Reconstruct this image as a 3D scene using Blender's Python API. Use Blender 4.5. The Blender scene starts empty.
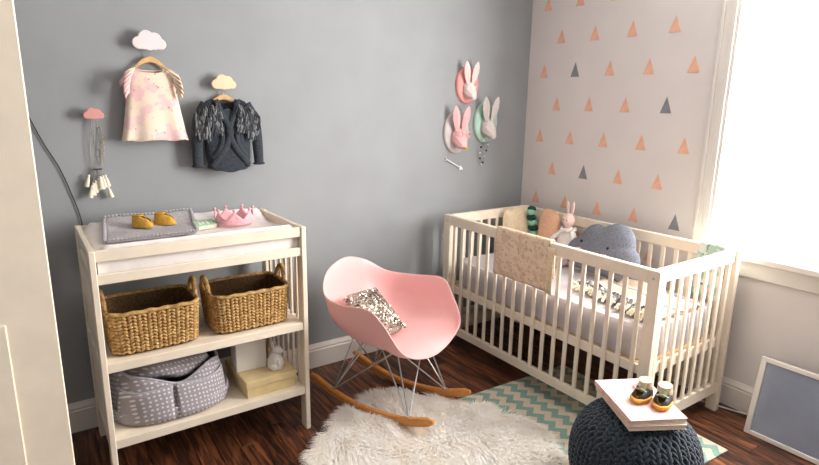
import bpy, bmesh, math, random
from mathutils import Vector, Matrix, Euler
random.seed(7)
PI = math.pi
SC = bpy.context.scene
COL = SC.collection
# ------------------------------------------------------------------ camera
cam_d = bpy.data.cameras.new('camera'); cam = bpy.data.objects.new('camera', cam_d); COL.objects.link(cam)
SC.camera = cam
def set_camera(loc, yaw, pitch, roll, fpx):
    yaw, pitch, roll = map(math.radians, (yaw, pitch, roll))
    fw = Vector((math.sin(yaw)*math.cos(pitch), math.cos(yaw)*math.cos(pitch), -math.sin(pitch)))
    r = Vector((math.cos(yaw), -math.sin(yaw), 0)); u = r.cross(fw)
    r2 = r*math.cos(roll) + u*math.sin(roll); u2 = -r*math.sin(roll) + u*math.cos(roll)
    m = Matrix((r2, u2, -fw)).transposed().to_4x4(); m.translation = Vector(loc)
    cam.matrix_world = m
    cam_d.sensor_fit = 'HORIZONTAL'; cam_d.sensor_width = 36; cam_d.lens = fpx/819*36
    cam_d.clip_start = .02
set_camera((-2.8136, -2.7052, 1.4604), 34.824, 12.957, .9335, 561.38)
# ------------------------------------------------------------------ world and light
w = bpy.data.worlds.new('world'); SC.world = w; w.use_nodes = True
bg = w.node_tree.nodes['Background']; bg.inputs[0].default_value = (1, .98, .955, 1); bg.inputs[1].default_value = 2.5
def area(name, loc, rot, sx, sy, power, col):
    l = bpy.data.lights.new(name, 'AREA'); l.shape = 'RECTANGLE'; l.size = sx; l.size_y = sy; l.energy = power; l.color = col
    o = bpy.data.objects.new(name, l); COL.objects.link(o); o.location = loc; o.rotation_euler = rot
    return o
area('window_daylight', (.20, -1.92, 1.54), (0, PI/2, 0), 1.6, 1.4, 178, (1, .97, .94))
SC.view_settings.view_transform = 'Standard'; SC.view_settings.look = 'None'
SC.view_settings.exposure = 0.14; SC.view_settings.gamma = 1; SC.view_settings.use_curve_mapping = False

# ------------------------------------------------------------------ materials
def lin(c):
    return tuple(((v/255)/12.92 if v/255 <= .04045 else ((v/255+.055)/1.055)**2.4) for v in c) + (1,)
def new_mat(name, rough=.6, metal=0, spec=.5):
    m = bpy.data.materials.new(name); m.use_nodes = True
    b = m.node_tree.nodes['Principled BSDF']; b.inputs['Roughness'].default_value = rough
    b.inputs['Metallic'].default_value = metal; b.inputs['Specular IOR Level'].default_value = spec
    return m, m.node_tree, b
def N(nt, t, **kw):
    n = nt.nodes.new(t)
    for k, v in kw.items(): setattr(n, k, v)
    return n
def ramp(nt, fac, stops, interp='LINEAR'):
    r = N(nt, 'ShaderNodeValToRGB'); r.color_ramp.interpolation = interp
    e = r.color_ramp.elements
    while len(e) < len(stops): e.new(.5)
    for el, (p, c) in zip(e, stops): el.position = p; el.color = lin(c)
    if fac is not None: nt.links.new(fac, r.inputs[0])
    return r.outputs[0]
def math_n(nt, op, a, b=None, c=None):
    n = N(nt, 'ShaderNodeMath', operation=op)
    for i, v in enumerate((a, b, c)):
        if v is None: continue
        if isinstance(v, (int, float)): n.inputs[i].default_value = v
        else: nt.links.new(v, n.inputs[i])
    return n.outputs[0]
def coords(nt, scale=(1, 1, 1), rot=(0, 0, 0), src='Object'):
    t = N(nt, 'ShaderNodeTexCoord'); mp = N(nt, 'ShaderNodeMapping')
    mp.inputs['Scale'].default_value = scale; mp.inputs['Rotation'].default_value = rot
    nt.links.new(t.outputs[src], mp.inputs[0]); return mp.outputs[0]
def noise(nt, vec, scale, detail=3, rough=.5):
    n = N(nt, 'ShaderNodeTexNoise'); n.inputs['Scale'].default_value = scale; n.inputs['Detail'].default_value = detail
    n.inputs['Roughness'].default_value = rough; nt.links.new(vec, n.inputs['Vector']); return n.outputs['Fac']
def bump(nt, b, h, strength=.3, dist=.002):
    n = N(nt, 'ShaderNodeBump'); n.inputs['Strength'].default_value = strength; n.inputs['Distance'].default_value = dist
    nt.links.new(h, n.inputs['Height']); nt.links.new(n.outputs[0], b.inputs['Normal'])
def mat(name, c, rough=.6, vary=.06, scale=30, bmp=0, bdist=.002, metal=0, bscale=None, spec=.5, sheen=0):
    """plain surface with a little noise in colour and relief"""
    m, nt, b = new_mat(name, rough, metal, spec)
    v = coords(nt); n = noise(nt, v, scale)
    lo = tuple(max(0, x*(1-vary)) for x in c); hi = tuple(min(255, x*(1+vary)) for x in c)
    nt.links.new(ramp(nt, n, [(.3, lo), (.7, hi)]), b.inputs['Base Color'])
    if bmp: bump(nt, b, noise(nt, v, bscale or scale*4), bmp, bdist)
    if sheen: b.inputs['Sheen Weight'].default_value = sheen
    return m
M = {}
M['wall_grey'] = mat('wall_grey', (155, 159, 162), .75, .02, 4, .12, .001, bscale=180)
M['wall_white'] = mat('wall_white', (230, 223, 221), .8, .012, 4, .1, .001, bscale=180)
M['ceiling'] = mat('ceiling_paint', (235, 233, 230), .85, .01, 4)
M['trim'] = mat('trim_paint', (233, 228, 222), .4, .015, 8)
M['cream'] = mat('cream_painted_wood', (244, 231, 211), .42, .02, 12, .08, .001)
M['tan_edge'] = mat('tan_wood', (214, 178, 130), .5, .06, 20)
M['peach'] = mat('peach_vinyl', (240, 188, 160), .6, .03, 20)
M['slate'] = mat('slate_vinyl', (138, 140, 148), .6, .03, 20)
M['pink_plastic'] = mat('pink_plastic', (250, 192, 190), .32, .01, 5)
M['chrome'] = mat('zinc_wire', (205, 208, 212), .3, .03, 40, metal=.9)
M['white_fabric'] = mat('white_cotton', (240, 233, 230), .9, .02, 30, .35, .004, bscale=22)
M['sheet'] = mat('grey_sheet', (204, 197, 200), .9, .02, 20, .3, .004, bscale=14)
M['navy_yarn'] = mat('navy_yarn', (20, 38, 52), .85, .25, 60, .5, .002, bscale=300, sheen=.3)
M['dark_knit'] = mat('charcoal_knit', (52, 58, 66), .95, .2, 120, .6, .002, bscale=260)
M['charcoal'] = mat('charcoal_yarn', (62, 66, 72), .95, .2, 90)
M['grey_yarn'] = mat('grey_yarn', (128, 130, 132), .95, .2, 90)
M['cream_yarn'] = mat('cream_yarn', (226, 214, 190), .95, .1, 90)
M['white_ceramic'] = mat('white_ceramic', (240, 235, 232), .3, .015, 20)
M['box_wood'] = mat('pale_birch', (226, 203, 152), .55, .04, 18)
M['white_card'] = mat('white_card', (243, 238, 230), .6, .01, 12)
M['hanger'] = mat('hanger_wood', (222, 178, 122), .45, .08, 25)
M['cloud_white'] = mat('white_lacquer', (240, 228, 228), .4, .01, 8)
M['cloud_yellow'] = mat('pale_wood_cloud', (243, 212, 176), .45, .03, 15)
M['cloud_pink'] = mat('pink_lacquer', (226, 160, 155), .4, .02, 10)
M['rabbit_white'] = mat('white_resin', (240, 226, 222), .4, .01, 10)
M['rabbit_pink'] = mat('pink_resin', (243, 190, 192), .4, .01, 10)
M['rabbit_grey'] = mat('pale_grey_resin', (214, 204, 202), .4, .01, 10)
M['plaque_pink'] = mat('salmon_plaque', (238, 160, 156), .45, .02, 10)
M['plaque_grey'] = mat('grey_plaque', (205, 198, 198), .45, .02, 10)
M['plaque_mint'] = mat('mint_plaque', (172, 208, 192), .45, .02, 10)
M['gold'] = mat('gold_metal', (225, 172, 70), .3, .03, 40, metal=.6)
M['ochre'] = mat('ochre_suede', (206, 158, 62), .8, .08, 60, .3)
M['mint'] = mat('mint_card', (168, 212, 170), .6, .06, 60)
M['mint_yarn'] = mat('mint_yarn', (140, 200, 168), .9, .1, 80, .4)
M['green_yarn'] = mat('dark_green_yarn', (22, 62, 62), .9, .15, 80, .4)
M['crown_pink'] = mat('pink_felt', (238, 178, 186), .9, .06, 80, .4)
M['pillow_cream'] = mat('cream_linen', (232, 214, 182), .9, .04, 60, .4, bscale=200)
M['pillow_peach'] = mat('peach_linen', (238, 190, 158), .9, .05, 60, .4, bscale=200)
M['doll_skin'] = mat('doll_cloth', (238, 208, 202), .9, .03, 60, .2)
M['cloud_felt'] = mat('grey_felt', (118, 122, 134), .95, .14, 140, .4, bscale=260)
M['black'] = mat('black_button', (22, 24, 30), .4, .05, 30)
M['navy_cable'] = mat('dark_cable', (38, 42, 50), .5, .05, 30)
M['white_cable'] = mat('white_cable', (225, 222, 220), .45, .02, 30)
M['paper'] = mat('page_edges', (232, 220, 204), .8, .07, 300)
M['boot_knit'] = mat('oatmeal_knit', (216, 196, 168), .95, .14, 160, .5, bscale=300)
M['boot_dark'] = mat('dark_leather', (48, 42, 42), .55, .1, 60, .2)
M['boot_sole'] = mat('mustard_suede', (216, 160, 58), .7, .08, 60, .2)
M['tassel'] = mat('ivory_thread', (238, 230, 212), .9, .05, 150, .4)
M['cord'] = mat('grey_cord', (150, 146, 136), .9, .1, 100)
M['grey_lace'] = mat('grey_lace_knit', (186, 182, 186), .95, .07, 120, .6, bscale=260)
M['frame_glass'] = mat('dusky_glass', (150, 158, 176), .12, .03, 6)
M['brown'] = mat('brown_lacquer', (120, 78, 50), .5, .08, 40)
M['hide'] = mat('sheepskin_hide', (226, 214, 196), .95, .03, 30)

def rocker_wood():
    m, nt, b = new_mat('maple_rocker', .4)
    v = coords(nt, (60, 4, 60)); n = noise(nt, v, 2, 4)
    nt.links.new(ramp(nt, n, [(.3, (204, 130, 60)), (.7, (222, 152, 76))]), b.inputs['Base Color']); return m
M['rocker'] = rocker_wood()
def floor_wood():
    m, nt, b = new_mat('dark_oak_plank', .38)
    oi = N(nt, 'ShaderNodeObjectInfo')
    t = N(nt, 'ShaderNodeTexCoord'); off = N(nt, 'ShaderNodeVectorMath', operation='ADD')
    sc = N(nt, 'ShaderNodeVectorMath', operation='SCALE'); cmb = N(nt, 'ShaderNodeCombineXYZ')
    nt.links.new(oi.outputs['Random'], cmb.inputs[0]); nt.links.new(oi.outputs['Random'], cmb.inputs[1])
    nt.links.new(cmb.outputs[0], sc.inputs[0]); sc.inputs['Scale'].default_value = 37
    nt.links.new(t.outputs['Object'], off.inputs[0]); nt.links.new(sc.outputs[0], off.inputs[1])
    mp = N(nt, 'ShaderNodeMapping'); mp.inputs['Scale'].default_value = (38, 3.2, 20); nt.links.new(off.outputs[0], mp.inputs[0])
    n = N(nt, 'ShaderNodeTexNoise'); n.inputs['Scale'].default_value = 1.6; n.inputs['Detail'].default_value = 6; n.inputs['Distortion'].default_value = .9
    nt.links.new(mp.outputs[0], n.inputs['Vector'])
    c1 = ramp(nt, n.outputs['Fac'], [(.30, (28, 16, 13)), (.48, (80, 46, 31)), (.68, (146, 88, 52))])
    hs = N(nt, 'ShaderNodeHueSaturation'); nt.links.new(c1, hs.inputs['Color'])
    nt.links.new(math_n(nt, 'MULTIPLY_ADD', oi.outputs['Random'], .7, .65), hs.inputs['Value'])
    nt.links.new(hs.outputs[0], b.inputs['Base Color'])
    bump(nt, b, n.outputs['Fac'], .25, .002); return m
M['floor'] = floor_wood()
M['subfloor'] = mat('floor_underlay', (30, 20, 16), .9, .05)
def wicker():
    m, nt, b = new_mat('seagrass_weave', .7)
    v = coords(nt); n = noise(nt, v, 55, 4, .65)
    nt.links.new(ramp(nt, n, [(.28, (116, 80, 42)), (.5, (188, 146, 86)), (.72, (224, 190, 132))]), b.inputs['Base Color'])
    bump(nt, b, noise(nt, v, 400), .5, .002); return m
M['wicker'] = wicker()
M['wicker_dark'] = mat('seagrass_lining', (92, 68, 40), .85, .25, 90, .6, .004, bscale=120)
def dots(name, base, dot, pitch, rad, bscale=60):
    m, nt, b = new_mat(name, .9)
    t = N(nt, 'ShaderNodeTexCoord')
    vo = N(nt, 'ShaderNodeTexVoronoi'); vo.inputs['Scale'].default_value = 1/pitch; vo.inputs['Randomness'].default_value = .25
    vo.voronoi_dimensions = '2D'; sp_ = N(nt, 'ShaderNodeSeparateXYZ'); cb_ = N(nt, 'ShaderNodeCombineXYZ'); nt.links.new(t.outputs['Object'], sp_.inputs[0])
    nt.links.new(math_n(nt, 'MULTIPLY_ADD', sp_.outputs[1], .8, sp_.outputs[0]), cb_.inputs[0]); nt.links.new(math_n(nt, 'MULTIPLY_ADD', sp_.outputs[1], .35, sp_.outputs[2]), cb_.inputs[1]); nt.links.new(cb_.outputs[0], vo.inputs['Vector'])
    nt.links.new(ramp(nt, vo.outputs['Distance'], [(0, dot), (rad, base)], 'CONSTANT'), b.inputs['Base Color'])
    bump(nt, b, noise(nt, t.outputs['Object'], bscale), .3, .003); return m
M['dots'] = dots('grey_dotted_fabric', (162, 156, 162), (224, 218, 220), .0185, .25)
M['dots_rim'] = mat('grey_trim_fabric', (178, 176, 184), .9, .08, 60, .3)
def blobs(name, base, c1, c2, s1, s2, t1=.60, t2=.66):
    m, nt, b = new_mat(name, .9)
    v = coords(nt)
    n1 = noise(nt, v, s1, 2); n2 = noise(nt, coords(nt, (1, 1, 1), (1, 2, .5)), s2, 2)
    a = ramp(nt, n1, [(t1-.03, base), (t1+.03, c1)])
    f = ramp(nt, n2, [(t2-.01, (0, 0, 0)), (t2+.01, (255, 255, 255))])
    mx = N(nt, 'ShaderNodeMixRGB'); nt.links.new(f, mx.inputs[0]); nt.links.new(a, mx.inputs[1]); mx.inputs[2].default_value = lin(c2)
    nt.links.new(mx.outputs[0], b.inputs['Base Color']); bump(nt, b, noise(nt, v, 40), .25, .003); return m
M['blouse'] = blobs('pink_print_cotton', (246, 226, 206), (243, 204, 202), (226, 140, 140), 16, 55, .54, .69)
M['rail_cloth'] = blobs('beige_print_cotton', (234, 213, 186), (220, 196, 168), (196, 168, 142), 30, 60, .52, .62)
M['mint_cloth'] = blobs('mint_print_cotton', (228, 234, 226), (176, 210, 192), (96, 116, 118), 26, 42, .50, .68)
M['cover_pink'] = blobs('pink_magazine_cover', (246, 206, 200), (238, 176, 172), (198, 158, 108), 12, 40, .56, .70)
M['cover_tan'] = mat('tan_magazine_cover', (224, 206, 182), .5, .05, 30)
def chevron():
    m, nt, b = new_mat('mint_chevron_cotton', .95)
    t = N(nt, 'ShaderNodeTexCoord'); s = N(nt, 'ShaderNodeSeparateXYZ'); nt.links.new(t.outputs['Object'], s.inputs[0])
    tri = math_n(nt, 'PINGPONG', s.outputs[1], .036)
    u = math_n(nt, 'ADD', s.outputs[0], math_n(nt, 'MULTIPLY', tri, 1.15))
    fr = math_n(nt, 'FRACT', math_n(nt, 'DIVIDE', math_n(nt, 'ADD', u, 50), .095))
    n = noise(nt, t.outputs['Object'], 160)
    a = ramp(nt, n, [(.2, (200, 186, 164)), (.8, (226, 212, 192))]); c = ramp(nt, n, [(.2, (116, 152, 142)), (.8, (150, 182, 170))])
    mx = N(nt, 'ShaderNodeMixRGB'); nt.links.new(math_n(nt, 'GREATER_THAN', fr, .5), mx.inputs[0])
    nt.links.new(a, mx.inputs[1]); nt.links.new(c, mx.inputs[2]); nt.links.new(mx.outputs[0], b.inputs['Base Color'])
    bump(nt, b, noise(nt, t.outputs['Object'], 300), .5, .002); return m
M['chevron'] = chevron()
def throw_mat():
    m, nt, b = new_mat('striped_throw_cotton', .95)
    t = N(nt, 'ShaderNodeTexCoord'); s = N(nt, 'ShaderNodeSeparateXYZ'); nt.links.new(t.outputs['Object'], s.inputs[0])
    f = math_n(nt, 'MULTIPLY', s.outputs[0], 1/.42)
    C, P, G = (238, 224, 200), (240, 196, 172), (134, 132, 140)
    nt.links.new(ramp(nt, f, [(0, G), (.10, C), (.33, P), (.42, G), (.47, C), (.60, P), (.68, C), (.76, G), (.82, P), (.92, C)], 'CONSTANT'), b.inputs['Base Color'])
    bump(nt, b, noise(nt, t.outputs['Object'], 120), .4, .003); return m
M['throw'] = throw_mat()
def fur():
    m, nt, b = new_mat('sheep_wool', .8)
    n = noise(nt, coords(nt), 9, 2)
    nt.links.new(ramp(nt, n, [(.3, (244, 234, 220)), (.7, (255, 251, 245))]), b.inputs['Base Color'])
    b.inputs['Sheen Weight'].default_value = .3; return m
M['fur'] = fur()
def sequin():
    m, nt, b = new_mat('champagne_sequin', .22, .85)
    oi = N(nt, 'ShaderNodeNewGeometry')
    nt.links.new(ramp(nt, oi.outputs['Random Per Island'], [(0, (120, 104, 92)), (.4, (206, 190, 172)), (.8, (246, 236, 226))]), b.inputs['Base Color']); return m
M['sequin'] = sequin()
M['sequin_cloth'] = mat('sequin_backing', (150, 132, 118), .7, .2, 150)
def glass():
    m = bpy.data.materials.new('window_glass'); m.use_nodes = True; nt = m.node_tree; nt.nodes.clear()
    o = N(nt, 'ShaderNodeOutputMaterial'); mx = N(nt, 'ShaderNodeMixShader'); tr = N(nt, 'ShaderNodeBsdfTransparent'); g = N(nt, 'ShaderNodeBsdfGlossy')
    g.inputs['Roughness'].default_value = .02; mx.inputs[0].default_value = .05
    nt.links.new(tr.outputs[0], mx.inputs[1]); nt.links.new(g.outputs[0], mx.inputs[2]); nt.links.new(mx.outputs[0], o.inputs[0]); return m
M['glass'] = glass()

# ------------------------------------------------------------------ mesh helpers
class MB:
    def __init__(s): s.v = []; s.f = []
    def add(s, v, f):
        o = len(s.v); s.v += [Vector(p) for p in v]; s.f += [tuple(i+o for i in q) for q in f]; return s
    def box(s, c, d, rot=None, bev=0):
        c = Vector(c); h = Vector(d)/2; bv = min(bev, min(h)*.9)
        R = rot if rot is not None else Matrix.Identity(3)
        sg = [(x, y, z) for x in (-1, 1) for y in (-1, 1) for z in (-1, 1)]
        if bv <= 0:
            v = [c + R @ Vector((a*h.x, b*h.y, e*h.z)) for a, b, e in sg]
            return s.add(v, [(0, 1, 3, 2), (4, 6, 7, 5), (0, 4, 5, 1), (2, 3, 7, 6), (0, 2, 6, 4), (1, 5, 7, 3)])
        v = []; ix = {}
        for k, g in enumerate(sg):
            for ax in range(3):
                p = [g[i]*(h[i] if i == ax else h[i]-bv) for i in range(3)]
                ix[(g, ax)] = len(v); v.append(c + R @ Vector(p))
        f = []
        for ax in range(3):
            a, b = [i for i in range(3) if i != ax]
            for sgn in (-1, 1):
                q = []
                for sa, sb in ((-1, -1), (1, -1), (1, 1), (-1, 1)):
                    g = [0, 0, 0]; g[ax] = sgn; g[a] = sa; g[b] = sb; q.append(ix[(tuple(g), ax)])
                f.append(tuple(q))
            for sa in (-1, 1):
                for sb in (-1, 1):
                    g1 = [0, 0, 0]; g1[ax] = -1; g1[a] = sa; g1[b] = sb; g2 = list(g1); g2[ax] = 1
                    f.append((ix[(tuple(g1), a)], ix[(tuple(g2), a)], ix[(tuple(g2), b)], ix[(tuple(g1), b)]))
        for g in sg: f.append(tuple(ix[(g, ax)] for ax in range(3)))
        return s.add(v, f)
    def span(s, a, b, bev=0):
        a = Vector(a); b = Vector(b); return s.box((a+b)/2, [abs(x) for x in (b-a)], None, bev)
    def rings(s, R, closed=True, cap0=True, cap1=True, loop=False):
        n = len(R[0]); v = [p for r in R for p in r]; f = []
        m = len(R)
        for i in range(m if loop else m-1):
            j = (i+1) % m
            for k in range(n if closed else n-1):
                l = (k+1) % n; f.append((i*n+k, i*n+l, j*n+l, j*n+k))
        if closed and not loop:
            if cap0: f.append(tuple(range(n)))
            if cap1: f.append(tuple((m-1)*n+k for k in range(n)))
        return s.add(v, f)
    def tube(s, pts, r, n=8, loop=False, caps=True, flat=None):
        pts = [Vector(p) for p in pts]; m = len(pts); R = []; up = None
        for i, p in enumerate(pts):
            if loop: t = pts[(i+1) % m]-pts[i-1]
            else: t = pts[min(i+1, m-1)]-pts[max(i-1, 0)]
            if t.length < 1e-9: t = Vector((0, 0, 1))
            t.normalize()
            if up is None:
                up = Vector((0, 0, 1)) if abs(t.z) < .9 else Vector((1, 0, 0))
            a = (up - t*up.dot(t))
            if a.length < 1e-6: a = t.orthogonal()
            a.normalize(); up = a; b = t.cross(a)
            ri = r[i] if isinstance(r, (list, tuple)) else r
            R.append([p + a*math.cos(2*PI*k/n)*ri + b*math.sin(2*PI*k/n)*ri*(flat or 1) for k in range(n)])
        return s.rings(R, True, caps, caps, loop)
    def lathe(s, prof, n=24, c=(0, 0, 0), fx=1, fy=1, rot=None):
        c = Vector(c); Rm = rot if rot is not None else Matrix.Identity(3)
        return s.rings([[c + Rm @ Vector((r*fx*math.cos(2*PI*k/n), r*fy*math.sin(2*PI*k/n), z)) for k in range(n)] for r, z in prof])
    def ell(s, c, r, n=12, m=8, rot=None):
        prof = [(max(1e-4, math.sin(PI*i/m)), -math.cos(PI*i/m)) for i in range(m+1)]
        c = Vector(c); Rm = rot if rot is not None else Matrix.Identity(3)
        if isinstance(r, (int, float)): r = (r, r, r)
        return s.rings([[c + Rm @ Vector((p*r[0]*math.cos(2*PI*k/n), p*r[1]*math.sin(2*PI*k/n), z*r[2])) for k in range(n)] for p, z in prof])
    def prism(s, out, t, mp, bev=0):
        """out: 2-D outline, t: thickness, mp(x, y, d) -> point; d from 0 to t"""
        n = len(out)
        def inset(k):
            if not k: return out
            R = []
            A = sum(out[i][0]*out[(i+1) % n][1]-out[(i+1) % n][0]*out[i][1] for i in range(n))
            sg = 1 if A > 0 else -1
            for i in range(n):
                a = out[i-1]; b = out[(i+1) % n]; dx, dy = b[0]-a[0], b[1]-a[1]; L = math.hypot(dx, dy) or 1
                R.append((out[i][0]-sg*dy/L*k, out[i][1]+sg*dx/L*k))
            return R
        lv = [(bev, 0), (0, bev), (0, t-bev), (bev, t)] if bev else [(0, 0), (0, t)]
        return s.rings([[Vector(mp(x, y, d)) for x, y in inset(k)] for k, d in lv])
    def grid(s, fn, nu, nv, loopu=False):
        v = [Vector(fn(i/(nu if loopu else nu-1), j/(nv-1))) for j in range(nv) for i in range(nu)]; f = []
        for j in range(nv-1):
            for i in range(nu if loopu else nu-1):
                k = (i+1) % nu; f.append((j*nu+i, j*nu+k, (j+1)*nu+k, (j+1)*nu+i))
        return s.add(v, f)
    def puff(s, out, T, mp, rows=7, p=2.2, edge=.0):
        """cushion inflated from a closed 2-D outline, mp(x, y, d)"""
        n = len(out); cx = sum(q[0] for q in out)/n; cy = sum(q[1] for q in out)/n
        R = []
        ts = [math.sin(PI/2*i/rows) for i in range(rows+1)]; ts[0] = .03
        seq = [(t, 1) for t in ts] + [(t, -1) for t in reversed(ts[:-1])]
        for t, sg in seq:
            d = sg*(T*(max(0, 1-t**p))**.55 + edge)
            R.append([Vector(mp(cx+(x-cx)*t, cy+(y-cy)*t, d)) for x, y in out])
        return s.rings(R)
    def mesh(s, name, m, sharp=35, solid=0):
        me = bpy.data.meshes.new(name); me.from_pydata(s.v, [], s.f); me.update()
        bm = bmesh.new(); bm.from_mesh(me); bmesh.ops.recalc_face_normals(bm, faces=bm.faces); bm.to_mesh(me); bm.free()
        if m is not None: me.materials.append(m)
        if sharp:
            me.shade_smooth()
            if sharp < 180: me.set_sharp_from_angle(angle=math.radians(sharp))
        return me
def link(name, data, parent=None):
    o = bpy.data.objects.new(name, data); COL.objects.link(o)
    if parent is not None: o.parent = parent
    return o
def thing(name, label, cat, loc=(0, 0, 0), rotz=0, group=None):
    o = link(name, None); o.empty_display_size = .05; o.location = loc; o.rotation_euler = (0, 0, rotz)
    return tag(o, label, cat, group)
def tag(o, label, cat, group=None, kind=None):
    o['label'] = label; o['category'] = cat
    if group: o['group'] = group
    if kind: o['kind'] = kind
    return o
def wmat(o):
    m = Matrix.Translation(o.location) @ Euler(o.rotation_euler).to_matrix().to_4x4()
    return wmat(o.parent) @ m if o.parent else m
def part(name, mb, m, parent, world=False, sharp=35, solid=0, label=None, kind=None, sub=0):
    """one mesh part; world=True means that mb is in world coordinates"""
    if world and parent is not None:
        inv = wmat(parent).inverted(); mb.v = [inv @ p for p in mb.v]
    o = link(name, mb.mesh(name, M[m] if isinstance(m, str) else m, sharp), parent)
    if solid:
        md = o.modifiers.new('thickness', 'SOLIDIFY'); md.thickness = solid; md.offset = 0
    if sub:
        md = o.modifiers.new('smooth', 'SUBSURF'); md.levels = sub; md.render_levels = sub
    if label: o['label'] = label
    if kind: o['kind'] = kind
    return o
def single(name, mb, m, label, cat, loc=(0, 0, 0), rotz=0, group=None, world=False, **kw):
    o = part(name, mb, m, None, **kw); o.location = loc; o.rotation_euler = (0, 0, rotz)
    if world:
        inv = wmat(o).inverted(); o.data.transform(inv)
    return tag(o, label, cat, group)
def struct(name, mb, m, parent=None, **kw):
    o = part(name, mb, m, parent, **kw)
    if parent is None: o['kind'] = 'structure'
    return o
def smooth_loop(P, n, closed=True):
    """Catmull-Rom through the points"""
    P = [Vector(p) for p in P]; m = len(P); out = []
    segs = m if closed else m-1
    for i in range(segs):
        g = (lambda k: P[k % m]) if closed else (lambda k: P[max(0, min(m-1, k))])
        a, b, c, d = g(i-1), g(i), g(i+1), g(i+2)
        for k in range(n):
            t = k/n; out.append(.5*((2*b)+(c-a)*t+(2*a-5*b+4*c-d)*t*t+(3*b-a-3*c+d)*t**3))
    if not closed: out.append(P[-1])
    return out
def sup(w, h, e=4, n=32, ruffle=0, nr=0):
    """rounded rectangle outline"""
    o = []
    for k in range(n):
        a = 2*PI*k/n; c, s_ = math.cos(a), math.sin(a)
        r = (abs(c)**e+abs(s_)**e)**(-1/e); r *= 1+ruffle*math.sin(nr*a)
        o.append((w/2*c*r, h/2*s_*r))
    return o
def Rz(a): return Matrix.Rotation(a, 3, 'Z')
def frame3(x, y): 
    x = Vector(x).normalized(); z = x.cross(Vector(y)).normalized(); y = z.cross(x); return Matrix((x, y, z)).transposed()

# ================================================================== the room
H = 2.5; XL = -3.6; YN = -4.2
mb = MB(); mb.span((XL-.1, YN, -.08), (.1, .1, -.016)); floor = struct('floor', mb, 'subfloor')
pw = .084; row = 0; x = XL
plank_meshes = {}
while x < -.001:
    wd = min(pw, -x)
    y = 0 - random.random()*.9
    yy = 0.0; first = True
    while yy > YN:
        L = random.choice((.7, .9, 1.1, 1.3)); y1 = max(YN, yy-(L*random.uniform(.3, .9) if first else L)); first = False
        ln = round(yy-y1, 2); key = (round(wd, 3), ln)
        if key not in plank_meshes:
            q = MB(); q.box((0, 0, -.009), (wd-.0016, max(.02, ln-.0016), .018), None, .0012); plank_meshes[key] = q.mesh('plank', M['floor'], 0)
        o = link('plank', plank_meshes[key], floor); o.location = (x+wd/2, (yy+y1)/2, random.uniform(-.0008, 0))
        yy = y1
    x += pw
mb = MB(); mb.span((XL-.1, 0, -.02), (.1, .1, H)); wall_back = struct('wall_back', mb, 'wall_grey')
WY0, WY1, WZ0, WZ1 = -1.31, -2.5, .79, 2.28     # window opening
mb = MB(); mb.span((0, 0, -.02), (.09, WY0, H)); mb.span((0, WY1, -.02), (.09, YN, H)); mb.span((0, WY0, -.02), (.09, WY1, WZ0)); mb.span((0, WY0, WZ1), (.09, WY1, H))
wall_right = struct('wall_right', mb, 'wall_white')
mb = MB(); mb.span((XL-.1, YN, -.02), (XL, 0, H)); struct('wall_left', mb, 'wall_grey')
mb = MB(); mb.span((XL-.1, YN-.1, -.02), (.12, YN, H)); struct('wall_front', mb, 'wall_grey')
mb = MB(); mb.span((XL-.1, YN, H), (.12, .1, H+.06)); struct('ceiling', mb, 'ceiling')
# triangles stuck on the right wall
tri = {}
for k in ('peach', 'slate'):
    q = MB(); q.prism([(-.032, -.042), (.032, -.042), (0, .043)], .0012, lambda a, b, d: (-d, a, b)); tri[k] = q.mesh('triangle_decal', M[k], 0)
greys = {(4, 1), (3, 3), (1, 1), (0, 4), (5, 0)}
for r in range(8):
    for i in range(5):
        yy = -.135-.245*i-(.122 if r % 2 else 0); zz = .87+.201*(r-0)
        if yy < -1.17 or zz > 2.4: continue
        k = 'slate' if (r, i) in greys and (r, i) != (5, 0) else 'peach'
        o = link('triangle_decal', tri[k], wall_right); o.location = (-.0006, yy, zz); o['label'] = k + ' triangle sticker'
for i in range(5):
    for zz, off in ((.669, .122), (.468, 0)):
        yy = -.135-.245*i-off
        if yy < -1.17: continue
        o = link('triangle_decal', tri['peach'], wall_right); o.location = (-.0006, yy, zz); o['label'] = 'peach triangle sticker'
# baseboards: board, step and cap
def baseboard(name, f):
    prof = [(0, 0), (.018, 0), (.018, .100), (.013, .106), (.016, .112), (.012, .124), (.007, .130), (.006, .136), (0, .136)]
    q = MB(); q.rings([[Vector(f(t, d, z)) for d, z in prof] for t in (0, 1)]); return struct(name, q, 'trim')
baseboard('baseboard_back', lambda t, d, z: (XL+t*(-XL-.018), -d, z))
baseboard('baseboard_right', lambda t, d, z: (-d, -.0+t*(YN), z))
# window with moulded casing, stool, sash and panes
mb = MB(); win = MB()
for y0, y1, t in ((WY0+.08, WY0+.066, .024), (WY0+.066, WY0+.04, .016), (WY0+.04, WY0+.012, .02), (WY0+.012, WY0-.004, .012)):
    win.span((-t, y0, WZ0-.0), (0, y1, WZ1+.08), .002)
for y0, y1, t in ((WY1-.08, WY1-.066, .024), (WY1-.066, WY1-.04, .016), (WY1-.04, WY1-.012, .02), (WY1-.012, WY1+.004, .012)):
    win.span((-t, y0, WZ0), (0, y1, WZ1+.08), .002)
win.span((-.026, WY0+.09, WZ1+.0), (0, WY1-.09, WZ1+.09), .003)
window = struct('window_1', win, 'trim')
q = MB(); q.span((-.055, WY0+.11, WZ0-.035), (.0, WY1-.11, WZ0), .006); part('window_sill', q, 'trim', window)
q = MB(); q.span((-.018, WY0+.08, WZ0-.115), (0, WY1-.08, WZ0-.036), .004); part('apron', q, 'trim', window)
q = MB()
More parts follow.
